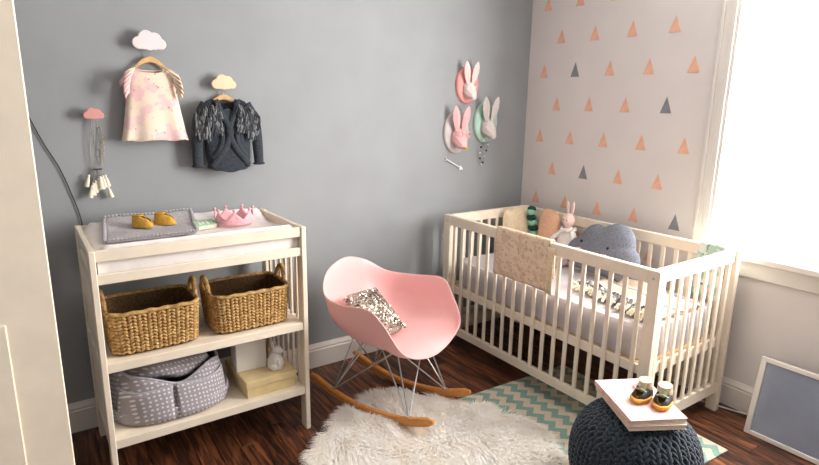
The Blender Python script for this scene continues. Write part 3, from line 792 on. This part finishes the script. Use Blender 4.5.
def on_cloud(a, b):
    return cc+cxx*a+cyy*b+cnn*.058
for a in (-.105, .080):
    q = MB(); q.ell(on_cloud(a, .03), .0085, 10, 8); part('eye', q, 'black', cp, True)
for a in (-.105, .078):
    q = MB(); q.ell(on_cloud(a, -.022)-cnn*.002, (.006, .024, .017), 14, 8); part('cheek', q, 'crown_pink', cp, True)
# striped throw with a yarn fringe
A = Vector((-.525, -.93, 0)); B = Vector((-.655, -1.43, 0)); e = (B-A).normalized(); s = Vector((-e.y, e.x, 0))
if s.x < 0: s = -s
th = thing('fringed_throw', 'folded cream and peach striped throw with thick yarn fringe on the crib mattress', 'throw', (A.x, A.y, MZ), math.atan2(s.y, s.x))
LL = (B-A).length
q = MB()
def thr(u, v): return (v*.35+.015, -LL*u*(1-.12*v)-.0*v, .022+.010*math.sin(v*16)*(.5+.5*math.sin(u*4))+.006*math.sin(u*11+v*5))
q.grid(thr, 24, 36); part('top_fold', q, 'throw', th, solid=.008, sharp=180)
q = MB(); q.grid(lambda u, v: (v*.33+.02, -LL*(.02+u*.96)*(1-.12*v), .008), 24, 10); part('under_fold', q, 'throw', th, solid=.007, sharp=180)
for nm, mm, cnt in (('fringe_cream', 'cream_yarn', 90), ('fringe_grey', 'grey_yarn', 150), ('fringe_charcoal', 'charcoal', 45)):
    q = MB()
    for i in range(cnt):
        u = random.random(); base = random.uniform(-.02, .05)
        if mm != 'cream_yarn': base += .03
        p0 = Vector((base, -LL*u, .018+random.uniform(0, .012))); dx = random.uniform(-.05, -.015); dy = random.uniform(-.03, .03)
        p1 = p0+Vector((dx*.5, dy*.5, random.uniform(.006, .02))); p2 = p0+Vector((dx, dy, random.uniform(-.01, .0)))
        q.tube([p0, p1, p2], [.006, .0075, .006], 6)
    part('fringe', q, mm, th, kind='stuff', sharp=60)
# beige cloth over the front rail
def drape(name, label, y0, y1, xo, xi, zt, zo, zi, m, ripple=.004, sk=0):
    t = thing(name, label, 'blanket', ((xo+xi)/2, (y0+y1)/2, zt))
    path = [(xo-.004, zo), (xo-.003, (zo+zt)/2), (xo-.001, zt-.02), (xo+.004, zt+.003), ((xo+xi)/2, zt+.006), (xi-.004, zt+.003), (xi+.001, zt-.02), (xi+.003, (zi+zt)/2), (xi+.004, zi)]
    P = smooth_loop([(a, 0, b) for a, b in path], 6, False)
    def f(u, v):
        k = v*(len(P)-1); i = min(int(k), len(P)-2); p = P[i].lerp(P[i+1], k-i)
        drop = max(0, (zt-p.z))
        sg = -1 if p.x < (xo+xi)/2 else 1
        return (p.x+sg*ripple*math.sin(u*15)*min(1, drop*8)*1.0 + sg*ripple*min(1, drop*8), y0+(y1-y0)*u+sk*drop*(u-.5), p.z+sk*.1*u*drop)
    q = MB(); q.grid(f, 40, len(P)); part('cloth', q, m, t, True, solid=.005, sharp=180)
    return t
rc = drape('rail_blanket', 'beige printed baby blanket hung over the front rail of the crib', -.945, -.575, KX0, KX0+PT_, KH+.003, .575, .63, 'rail_cloth')
q = MB(); q.grid(lambda u, v: (KX0-.013-.004*math.sin(u*20)*v, -.945-.035*u, KH-.02-(.225+.01*u)*v), 8, 10); part('side_fold', q, 'pillow_cream', rc, True, solid=.005)
drape('mint_blanket', 'mint patterned muslin hung over the crib rail by the window', -1.455, -1.33, KX1-PT_, KX1, KH+.003, .56, .66, 'mint_cloth', .005)

# ================================================================== rugs
rug = thing('chevron_rug', 'flat woven mint and cream chevron rug under the crib front', 'rug', (-1.13, -1.21, 0), math.radians(-2.5))
q = MB(); q.box((0, 0, .004), (1.48, .95, .007), None, .002); part('weave', q, 'chevron', rug)
pts = [(-1.955, -.84), (-1.86, -.73), (-1.75, -.63), (-1.66, -.565), (-1.56, -.515), (-1.46, -.52), (-1.31, -.625), (-1.18, -.80), (-1.08, -.95), (-1.04, -1.15), (-1.10, -1.31), (-1.25, -1.40), (-1.5, -1.40), (-1.78, -1.28), (-1.94, -1.06)]
OL = smooth_loop([(a, b, 0) for a, b in pts], 5)
cx = sum(p.x for p in OL)/len(OL); cy = sum(p.y for p in OL)/len(OL); cen = Vector((cx, cy, 0))
shp = thing('sheepskin_rug', 'shaggy ivory sheepskin rug under the rocking chair', 'rug', (cx, cy, .008))
q = MB(); q.rings([[cen+(p-cen)*k+Vector((0, 0, z)) for p in OL] for k, z in ((.97, .0085), (1.0, .012), (.97, .018), (.8, .021), (.4, .022), (.02, .022))]); part('hide', q, 'hide', shp, True, sharp=180)
def inside(p):
    c = False; n = len(OL)
    for i in range(n):
        a, b = OL[i], OL[i-1]
        if (a.y > p.y) != (b.y > p.y) and p.x < (b.x-a.x)*(p.y-a.y)/(b.y-a.y)+a.x: c = not c
    return c
from mathutils import noise as mn
V = []; F = []; rnd = random.Random(3)
def strand(p, long=1.0):
    d = (p-cen); d.z = 0; d.normalize()
    nz = mn.noise_vector(Vector((p.x*6, p.y*6, 0))); nz2 = mn.noise_vector(Vector((p.x*18, p.y*18, 5)))
    dr = Vector((d.x*.5+nz.x*1.1+nz2.x*.9+rnd.gauss(0, .25), d.y*.5+nz.y*1.1+nz2.y*.9+rnd.gauss(0, .25), 0))
    if dr.length < .05: dr = d
    rk_ = min(abs((p-CO).dot(dS)-.165), abs((p-CO).dot(dS)+.165)) if abs((p-CO).dot(dF)) < .40 else 9
    if rk_ < .022: return
    if rk_ < .06: long *= .35+.65*(rk_-.022)/.038
    dr.normalize(); L = rnd.uniform(.045, .085)*long; wv = dr.cross(Vector((0, 0, 1)))*rnd.uniform(.0011, .0019)
    b = p+Vector((0, 0, .017)); h = rnd.uniform(.35, .75)
    P = [b, b+dr*L*.38+Vector((0, 0, L*.42*h)), b+dr*L*.78+Vector((0, 0, L*.46*h)), b+dr*L+Vector((0, 0, L*.30*h))]
    o = len(V)
    for k, pp in enumerate(P[:-1]):
        wk = wv*(1-.25*k); V.extend((pp-wk, pp+wk))
    V.append(P[-1]); F.extend(((o, o+1, o+3, o+2), (o+2, o+3, o+5, o+4), (o+4, o+5, o+6)))
minx, maxx = min(p.x for p in OL), max(p.x for p in OL); miny, maxy = min(p.y for p in OL), max(p.y for p in OL)
cnt = 0
while cnt < 42000:
    p = Vector((rnd.uniform(minx, maxx), rnd.uniform(miny, maxy), 0))
    if inside(p): strand(p); cnt += 1
for k in range(5000):
    i = rnd.randrange(len(OL)); p = OL[i].lerp(OL[i-1], rnd.random()); p = cen+(p-cen)*rnd.uniform(.95, 1.0); strand(p, 1.05)
q = MB(); inv = wmat(shp).inverted(); me = bpy.data.meshes.new('wool'); me.from_pydata([inv @ v for v in V], [], F); me.update(); me.materials.append(M['fur'])
o = link('wool', me, shp); o['kind'] = 'stuff'

# ================================================================== pouf, magazines, booties
PC = Vector((-1.060, -1.668, .0085)); PR, PH = .226, .372
pf = thing('knitted_pouf', 'round navy chunky-knit pouf on the chevron rug', 'pouf', PC)
def pz(t): # latitude -1..1
    a = t*PI/2; r = PR*(math.cos(a)**.62 if math.cos(a) > 0 else 0); z = PH/2*(1+math.copysign(abs(math.sin(a))**.95, t)); return r, z
q = MB(); q.lathe([(max(.002, pz(-1+2*i/20)[0]-.006), pz(-1+2*i/20)[1]*.985+.003) for i in range(21)], 40); part('core', q, 'navy_yarn', pf, sharp=180)
q = MB(); nc = 64; rows = 30
for r_ in range(1, rows):
    t = -1+2*(r_+.0)/rows; rad, z = pz(t); r2_, z2_ = pz(t+.02); tan = Vector((r2_-rad, 0, z2_-z)).normalized()
    m_ = max(10, int(nc*min(1, rad/PR+.12)))
    for c in range(m_):
        a = 2*PI*c/m_; er = Vector((math.cos(a), math.sin(a), 0)); ea = Vector((-math.sin(a), math.cos(a), 0))
        tv = er*tan.x+Vector((0, 0, tan.z)); nv = ea.cross(tv).normalized()
        sl = .62 if c % 2 else -.62
        lo = (tv*math.cos(sl)+ea*math.sin(sl)).normalized(); Rm = Matrix((lo, nv.cross(lo), nv)).transposed()
        q.ell(er*rad+Vector((0, 0, z)), (.0185, .0085, .0090), 6, 5, Rm)
q.v = [Vector((p.x, p.y, max(0.0005, p.z))) for p in q.v]
part('knit_stitches', q, 'navy_yarn', pf, kind='stuff', sharp=180)
ex = Vector((.192, -.104, 0)).normalized(); ang = math.atan2(ex.y, ex.x)
tilt = Matrix.Rotation(.05, 3, 'X')
def magazine(label, c, w, l, t, m, rot, group='magazines on the pouf'):
    g = thing('magazine', label, 'magazine', c, rot, group)
    def bend(mb_):
        for p in mb_.v:
            p.z += -.10*max(0, abs(p.y)-.06)**1.5*.6
        return mb_
    def slab(z0, z1, ww, ll, sx=0):
        b_ = MB(); R = []
        for j in range(9):
            y = -ll/2+ll*j/8; R.append([Vector((-ww/2+sx, y, z0)), Vector((ww/2+sx, y, z0)), Vector((ww/2+sx, y, z1)), Vector((-ww/2+sx, y, z1))])
        b_.rings(R); return bend(b_)
    part('pages', slab(.0012, t-.0012, w-.004, l-.005, .001), 'paper', g, sharp=30)
    part('cover', slab(t-.0012, t, w, l), m, g, sharp=30)
    part('back_cover', slab(0, .0012, w, l), m, g, sharp=30)
    part('spine', slab(.0005, t-.0005, .0025, l, -w/2+.0010), m, g, sharp=30)
    return g
MZ0 = PC.z+PH+.010
magazine('tan-edged magazine under the pink magazine on the navy pouf', (-1.060, -1.664, MZ0), .203, .285, .017, 'cover_tan', ang-.03, None)
magazine('pink-covered magazine on top of the stack on the navy pouf', (-1.056, -1.658, MZ0+.0180), .203, .288, .019, 'cover_pink', ang, None)
BZ = MZ0+.0375
bm_ = ('boot_sole', 'boot_dark', 'boot_knit', 'mint')
tdir = math.atan2(-1.698+1.659, -1.122+.958)
b1 = shoe('baby_bootie', 'baby bootie with mustard sole and knit cuff on the magazine, farther from the window', -1.052, -1.668, BZ, tdir-.05, .112, bm_, 'baby booties', True)
b2 = shoe('baby_bootie', 'baby bootie with mustard sole and knit cuff on the magazine, nearer the window', -1.028, -1.734, BZ, tdir+.12, .112, bm_, 'baby booties', True)
for b_ in (b1, b2):
    q = MB(); out = [(-.056+.112*k/16, 0) for k in range(17)]
    ring = [(.056*math.cos(2*PI*k/28)*.98, .0275*math.sin(2*PI*k/28)*(1.0 if math.cos(2*PI*k/28) > 0 else .9), .013) for k in range(28)]
    q.tube(ring, .0075, 7, True); part('welt', q, 'boot_sole', b_)
brc = thing('beaded_bracelet', 'small beaded bracelet loop beside the booties on the magazine', 'bracelet', (-.985, -1.615, BZ))
q = MB()
for k in range(18): q.ell((.024*math.cos(2*PI*k/18), .018*math.sin(2*PI*k/18), .005), .0042, 8, 6)
part('bead_ring', q, 'crown_pink', brc)
q = MB(); q.ell((-.028, -.022, .007), .007, 10, 8); q.ell((-.036, -.014, .006), .006, 10, 8); part('mint_bead', q, 'mint_yarn', brc)
# ================================================================== leaning frame and cable
fm = thing('picture_frame', 'white framed panel leaning on the wall under the window', 'frame', (-.20, -1.68, 0))
tl = math.atan2(.05, .27)
Rf = Matrix.Rotation(tl, 3, 'Y')
def fr_box(y0, y1, z0, z1, x0, x1, b=.002):
    q = MB(); q.span((x0, y0, z0), (x1, y1, z1), b); q.v = [Rf @ p for p in q.v]; return q
FW, FH_ = .56, .37
for nm, a in (('frame_side', (-.024, 0, 0, FH_)), ('frame_side', (-FW, -FW+.024, 0, FH_)), ('frame_rail', (-FW+.024, -.024, 0, .024)), ('frame_rail', (-FW+.024, -.024, FH_-.024, FH_))):
    part(nm, fr_box(a[0], a[1], a[2]+.004, a[3], 0, .022), 'trim', fm)
part('panel', fr_box(-FW+.022, -.022, .024, FH_-.022, .008, .016, 0), 'frame_glass', fm)
q = MB(); q.tube(smooth_loop([(-.02, -1.30, .006), (-.10, -1.38, .006), (-.07, -1.50, .006), (-.05, -1.57, .006), (-.045, -1.66, .02), (-.04, -1.8, .05), (-.04, -2.0, .03)], 6, False), .004, 7)
single('floor_cable', q, 'white_cable', 'white cable lying on the floor by the crib post', 'cable')
q = MB(); q.tube(smooth_loop([(-2.95, -.006, 2.49), (-2.91, -.006, 2.05), (-2.86, -.006, 1.75), (-2.80, -.006, 1.50), (-2.735, -.006, 1.30), (-2.684, -.006, 1.18), (-2.65, -.006, 1.06), (-2.628, -.006, .95), (-2.61, -.006, .7), (-2.60, -.006, .3)], 6, False), .0022, 6)
single('wall_cable', q, 'navy_cable', 'thin dark cable hanging down the grey wall behind the changing table', 'cable')

# ================================================================== cloud hooks and what hangs on them
def cloud_out(w, h):
    o = []
    for k in range(72):
        a = 2*PI*k/72; dx, dy = math.cos(a), math.sin(a); best = 0
        for cx, cy, r in ((-.30, -.06, .20), (-.08, .10, .24), (.16, .06, .22), (.33, -.07, .17), (0, -.08, .2), (-.15, -.10, .16), (.17, -.10, .16)):
            b_ = dx*cx+dy*cy; disc = b_*b_-(cx*cx+cy*cy-r*r)
            if disc > 0: best = max(best, b_+math.sqrt(disc))
        o.append((best*dx*w, best*dy*h))
    return o
def hook(label, x, z, w, m):
    t = thing('cloud_hook', label, 'wall hook', (x, -.0005, z))
    q = MB(); q.prism(cloud_out(w, w*.98), .014, lambda a, b, d: (a, -.030-d, b), .0025); part('cloud_face', q, m, t)
    q = MB(); q.lathe([(.001, 0), (.007, 0), (.007, .031), (.001, .031)], 12, (0, 0, -.012), rot=Matrix.Rotation(PI/2, 3, 'X')); part('peg', q, m, t)
    return t
hook('white cloud-shaped wall hook above the pink blouse', -2.309, 1.697, .133, 'cloud_white')
hook('pale yellow cloud-shaped wall hook above the dark cardigan', -2.006, 1.538, .112, 'cloud_yellow')
hook('pink cloud-shaped wall hook holding the tassel garland', -2.544, 1.397, .077, 'cloud_pink')
def hanger(label, x, zt, w, hz):
    """zt: top of the wood, hz: height of the peg it hangs from"""
    t = thing('clothes_hanger', label, 'hanger', (x, -.020, zt), 0, 'wooden clothes hangers')
    up = [(-w/2+w*k/24, -.062*(abs(2*k/24-1))**1.7) for k in range(25)]
    out = up + [(w/2*.99*(1-2*k/24), -.024-.046*(abs(1-2*k/24))**1.8) for k in range(25)]
    q = MB(); q.prism(out, .010, lambda a, b, d: (a, .005-d, b), .002); part('wooden_arm', q, 'hanger', t)
    H_ = hz-zt
    q = MB(); q.tube(smooth_loop([(0, 0, -.004), (0, 0, H_*.55), (.009, 0, H_*.75), (.008, 0, H_+.004), (0, 0, H_+.0115), (-.009, 0, H_+.004)], 5, False), .0017, 6); part('wire_hook', q, 'chrome', t)
    return t
hanger('small wooden hanger inside the pink blouse', -2.309, 1.637, .158, 1.686)
hanger('small wooden hanger inside the dark cardigan', -2.006, 1.487, .165, 1.526)
# pink blouse
blo = thing('baby_blouse', 'sleeveless pink print baby blouse with ruffled shoulders hanging on the wall', 'blouse', (-2.315, -.042, 1.29))
BXc = -2.314
def blouse(u, v):
    a = 2*PI*u; c, s_ = math.cos(a), math.sin(a)
    prof = [(0, .052, .013, 1.584), (.07, .090, .018, 1.570), (.2, .096, .022, 1.528), (.35, .098, .024, 1.485), (.6, .112, .027, 1.400), (.85, .126, .030, 1.322), (1, .134, .031, 1.288)]
    for (v0, *A), (v1, *B_) in zip(prof[:-1], prof[1:]):
        if v <= v1 or v1 == 1:
            k = (v-v0)/(v1-v0); wv, dv, zv = [p+(q_-p)*k for p, q_ in zip(A, B_)]; break
    dv = dv*(1+.28*math.sin(a*7+1)*v*v)
    cc_ = math.copysign(abs(c)**.8, c); ss = math.copysign(abs(s_)**.8, s_)
    if v < .07: zv -= .018*(abs(s_) if s_ < 0 else .4*abs(s_))*(1-v/.07)
    return (BXc+wv*cc_, -.040+dv*ss, zv+.003*math.sin(a*7)*v)
q = MB(); q.grid(blouse, 84, 26, True); part('body', q, 'blouse', blo, True, solid=.002, sharp=180)
q = MB(); q.tube([Vector(blouse(i/60, 0)) for i in range(60)], .003, 6, True); part('neckline', q, 'blouse', blo, True)
q = MB(); q.tube([Vector(blouse(i/84, 1)) for i in range(84)], .0022, 6, True); part('hem', q, 'blouse', blo, True)
for sg in (-1, 1):
    q = MB()
    def rf(u, v, sg=sg):
        # seam runs from the neck across the shoulder, down the front to the armhole
        zz = 1.588-.105*u; xx = BXc+sg*(.062+.040*math.sin(u*PI*.5)-.012*u)
        out = .046*(1-.55*u)*v; rip = math.sin(u*34)*.011*v
        return (xx+sg*(out*(.95)), -.064-.010*math.sin(PI*u)-.012*v+rip, zz-.006*v-.020*v*v+rip*.4)
    q.grid(rf, 60, 8); part('shoulder_ruffle', q, 'blouse', blo, True, solid=.0018, sharp=180)
    q = MB()
    def cap(u, v, sg=sg):
        a = -PI/2+PI*u; rip = math.sin(u*22)*.006*v
        return (BXc+sg*(.084+.036*v), -.040+(.020+.010*v)*math.sin(a)+rip, 1.566-.012*v+.012*math.cos(a)*(1-v)-.055*abs(math.sin(a))**2*.5-.02*v)
    q.grid(cap, 30, 8); part('cap_sleeve', q, 'blouse', blo, True, solid=.0018, sharp=180)
# dark fringed cardigan
car = thing('baby_cardigan', 'charcoal knitted baby cardigan with loopy yarn fringe hanging on the wall', 'cardigan', (-2.006, -.045, 1.145))
KXc = -2.004
def cg(u, v):
    a = 2*PI*u; c, s_ = math.cos(a), math.sin(a)
    prof = [(0, .060, .014, 1.466), (.06, .095, .022, 1.452), (.25, .108, .028, 1.385), (.55, .104, .032, 1.285), (.8, .100, .033, 1.205), (1, .094, .030, 1.160)]
    for (v0, *A), (v1, *B_) in zip(prof[:-1], prof[1:]):
        if v <= v1 or v1 == 1:
            k = (v-v0)/(v1-v0); wv, dv, zv = [p+(q_-p)*k for p, q_ in zip(A, B_)]; break
    zv -= .020*v*max(0, 1-abs(c)**1.5)
    if v < .25: zv -= (.055 if s_ < 0 else .015)*abs(s_)**1.5*(1-v/.25)
    return (KXc+wv*math.copysign(abs(c)**.8, c), -.046+dv*math.copysign(abs(s_)**.8, s_), zv+.002*math.sin(a*9)*v)
q = MB(); q.grid(cg, 72, 22, True); part('body', q, 'dark_knit', car, True, solid=.004, sharp=180)
q = MB(); q.tube([Vector(cg(i/72, 1)) for i in range(72)], .006, 8, True); part('ribbed_hem', q, 'dark_knit', car, True)
for sg in (-1, 1):
    P = smooth_loop([(KXc+sg*.085, -.048, 1.437), (KXc+sg*.124, -.050, 1.37), (KXc+sg*.138, -.050, 1.28), (KXc+sg*.143, -.050, 1.165)], 5, False)
    q = MB(); q.tube(P, [.034-.012*i/(len(P)-1) for i in range(len(P))], 12, flat=.75); part('sleeve', q, 'dark_knit', car, True, sharp=60)
    q = MB(); q.tube([Vector((KXc+sg*.1425+.024*math.cos(2*PI*k/20), -.050+.018*math.sin(2*PI*k/20), 1.166)) for k in range(20)], .005, 6, True); part('cuff', q, 'dark_knit', car, True)
    # front band, curving from the neck to the side of the hem
    P = smooth_loop([(KXc+sg*.050, -.060, 1.462), (KXc+sg*.030, -.077, 1.40), (KXc-sg*.004, -.083, 1.325), (KXc+sg*.022, -.085, 1.25), (KXc+sg*.058, -.083, 1.20), (KXc+sg*.085, -.072, 1.165)], 6, False)
    q = MB(); q.tube(P, .014, 8, flat=.5); part('front_band', q, 'dark_knit', car, True, sharp=60)
    P2 = smooth_loop([(KXc+sg*.066, -.070, 1.36), (KXc+sg*.035, -.082, 1.30), (KXc+sg*.052, -.082, 1.24), (KXc+sg*.082, -.074, 1.20)], 6, False)
    q = MB(); q.tube(P2, .011, 8, flat=.5); part('rib_fold', q, 'dark_knit', car, True, sharp=60)
q = MB(); q.ell((KXc, -.066, 1.35), (.040, .006, .075), 16, 10); part('inner_back', q, 'charcoal', car, True)
for mm, cnt in (('charcoal', 190), ('grey_yarn', 120)):
    q = MB()
    for i in range(cnt):
        sg = random.choice((-1, 1)); t = random.random()
        bx_ = KXc+sg*random.uniform(.036, .142); bz = 1.462-.030*abs(bx_-KXc)/.1-t*.105*(1.0-max(0, (abs(bx_-KXc)-.11))*6)
        by = -.078-.006*random.random()+max(0, abs(bx_-KXc)-.09)*.35
        L = random.uniform(.032, .058); dx = random.uniform(-.012, .012)
        q.tube([(bx_, by+.006, bz), (bx_+dx*.4+sg*.003, by-.010, bz-L*.4), (bx_+dx, by-.006, bz-L)], [.0030, .0042, .0036], 5)
    part('yarn_fringe', q, mm, car, True, kind='stuff', sharp=60)
# tassel garland and beaded cord on the pink hook
tg = thing('tassel_garland', 'ivory tassel garland on grey cords hanging from the pink cloud hook', 'garland', (-2.548, -.02, 1.04))
for dx, zb in ((-.018, 1.175), (-.004, 1.15), (.016, 1.17)):
    q = MB(); q.tube(smooth_loop([(-2.544+dx*.4, -.020, 1.385), (-2.546+dx, -.016, 1.30), (-2.548+dx*1.2, -.014, 1.22), (-2.549+dx*.5, -.016, zb)], 5, False), .0014, 5); part('cord', q, 'cord', tg, True)
for k in range(11):
    a = -1+2*((k*.618) % 1); bx_ = -2.548+a*.036; bz = 1.155-abs(a)*.012-.055*((k*.37) % 1)
    lean = a*.25; by = -.020-.012*((k*.77) % 1)
    q = MB()
    q.lathe([(.001, .006), (.005, .004), (.0055, 0), (.004, -.006), (.0065, -.012), (.0085, -.030), (.010, -.046), (.001, -.047)], 12, (bx_, by, bz), rot=Matrix.Rotation(-lean, 3, 'Y'))
    part('tassel', q, 'tassel', tg, True, sharp=50)
    q = MB(); q.tube([(-2.548+a*.006, -.018, 1.175), (bx_, by, bz+.006)], .001, 4); part('thread', q, 'cord', tg, True)
q = MB(); q.tube([(-2.548+.016*math.cos(2*PI*k/24), -.020+.006*math.sin(2*PI*k/24), 1.17) for k in range(24)], .0022, 6, True); part('wrap', q, 'charcoal', tg, True)
bc = thing('gold_bead_necklace', 'thin cord with small gold beads hanging on the grey wall beside the garland', 'necklace', (-2.53, -.008, 1.2))
q = MB(); q.tube(smooth_loop([(-2.522, -.008, 1.34), (-2.516, -.008, 1.28), (-2.520, -.008, 1.22), (-2.528, -.008, 1.19), (-2.536, -.008, 1.22), (-2.530, -.008, 1.28), (-2.522, -.008, 1.34)], 4, False), .0011, 5); part('cord', q, 'cord', bc, True)
q = MB(); q.lathe([(.001, 0), (.003, 0), (.003, .012), (.001, .012)], 8, (-2.522, -.0005, 1.341), rot=Matrix.Rotation(PI/2, 3, 'X')); part('pin', q, 'gold', bc, True)
for k, (x_, z_) in enumerate(((-2.517, 1.30), (-2.516, 1.28), (-2.516, 1.26), (-2.519, 1.235), (-2.529, 1.19), (-2.536, 1.22), (-2.533, 1.25))):
    q = MB(); q.ell((x_, -.008, z_), .0036, 8, 6); part('bead', q, 'gold', bc, True)

# ================================================================== rabbit heads on plaques
def rabbit(label, x, z, w, h, mp_, mr, tilt=0):
    t = thing('rabbit_wall_head', label, 'wall decoration', (x, -.0005, z))
    n = 40
    q = MB(); R = []
    for k, d in ((1, 0), (1, .008), (.97, .014), (.90, .018), (.6, .022), (.02, .023)):
        R.append([Vector((w*k*math.cos(2*PI*i/n), -d, h*k*math.sin(2*PI*i/n))) for i in range(n)])
    q.rings(R); part('oval_plaque', q, mp_, t, sharp=60)
    s_ = h/.11
    # faceted head
    rings = [(.012, .040, .046, .0), (.040, .050, .052, -.002), (.068, .047, .046, -.008), (.095, .034, .033, -.020), (.118, .020, .019, -.028), (.126, .006, .006, -.030)]
    q = MB(); R = []
    for d, rx, rz_, dz in [(d*.72, rx*.95, rz_, dz*1.5-.012) for d, rx, rz_, dz in rings]:
        R.append([Vector((rx*s_*.92*math.cos(2*PI*k/8+PI/8), -d*s_*.92, (dz-.012+rz_*math.sin(2*PI*k/8+PI/8))*s_)) for k in range(8)])
    q.rings(R); hdo = part('head', q, mr, t, sharp=0)
    for sg in (-1, 1):
        q = MB(); L = .128*s_; base = Vector((sg*.019*s_, -.040*s_, .008*s_)); dr = Vector((sg*.20, -.10, 1)).normalized()
        sd = Vector((1, 0, 0))-dr*dr.x; sd.normalize(); nv = dr.cross(sd)
        R = []
        for k, ww in ((0, .011), (.25, .020), (.55, .024), (.8, .018), (.95, .008), (1, .001)):
            c = base+dr*L*k; ww *= s_
            R.append([c+sd*ww, c+nv*ww*.5, c-sd*ww, c-nv*ww*.55])
        q.rings(R); part('ear', q, mr, hdo, sharp=0)
        q = MB(); q.ell((sg*.031*s_, -.052*s_, -.012*s_), .005*s_, 8, 6); part('eye', q, mr, hdo)
    return t
rabbit('white rabbit head on a salmon pink oval plaque', -.530, 1.575, .086, .112, 'plaque_pink', 'rabbit_white')
r2h = rabbit('pink rabbit head with tiny glasses and gold chin on a pale grey plaque', -.602, 1.294, .097, .130, 'plaque_grey', 'rabbit_pink')
rabbit('pale grey rabbit head on a mint green oval plaque', -.368, 1.352, .097, .130, 'plaque_mint', 'rabbit_grey')
sc_ = .130/.11
for sg in (-1, 1):
    q = MB(); q.tube([(sg*.026*sc_+.018*math.cos(2*PI*k/20), -.074*sc_, -.008*sc_+.016*math.sin(2*PI*k/20)) for k in range(20)], .003, 6, True); part('glasses_rim', q, 'plaque_pink', r2h)
q = MB(); q.tube([(-.012, -.076*sc_, -.006*sc_), (.012, -.076*sc_, -.006*sc_)], .0022, 6); part('glasses_bridge', q, 'plaque_pink', r2h)
q = MB(); q.ell((0, -.084*sc_, -.076*sc_), (.020, .014, .009), 12, 8); part('gold_chin', q, 'gold', r2h)
# bead strand below the mint plaque and little arrow
nk = thing('bead_necklace', 'black and white bead necklace hanging below the mint rabbit plaque', 'necklace', (-.39, -.03, 1.10))
LP = smooth_loop([(-.405, -.05, 1.262), (-.415, -.03, 1.20), (-.408, -.016, 1.14), (-.388, -.014, 1.085), (-.370, -.016, 1.14), (-.362, -.03, 1.20), (-.372, -.05, 1.262)], 5, False)
q = MB(); q.tube(LP, .0012, 5); part('string', q, 'cord', nk, True)
for k in range(2, len(LP)-2, 3):
    q = MB(); q.ell(LP[k], .0066 if k % 4 else .0055, 10, 8); part('bead', q, 'black' if k % 2 else 'white_ceramic', nk, True)
ar = thing('arrow_ornament', 'small silver arrow ornament on the grey wall below the pink rabbit', 'wall decoration', (-.615, -.01, 1.10))
a0, a1 = Vector((-.672, -.008, 1.130)), Vector((-.560, -.008, 1.074)); dv = (a1-a0).normalized(); pv = Vector((-dv.z, 0, dv.x))
q = MB(); q.tube([a0, a1], .0045, 8); part('shaft', q, 'white_ceramic', ar, True)
q = MB(); q.add([a1+dv*.022+Vector((0, -.004, 0)), a1+pv*.016-dv*.004, a1-pv*.016-dv*.004, a1+dv*.022+Vector((0, .006, 0)), a1+pv*.016-dv*.004+Vector((0, .006, 0)), a1-pv*.016-dv*.004+Vector((0, .006, 0))], [(0, 1, 2), (3, 5, 4), (0, 3, 4, 1), (1, 4, 5, 2), (2, 5, 3, 0)]); part('arrow_head', q, 'white_ceramic', ar, True, sharp=0)
for sg in (-1, 1):
    q = MB(); q.tube([a0+dv*.004, a0-dv*.012+pv*sg*.011], .003, 6); part('fletching', q, 'white_ceramic', ar, True)
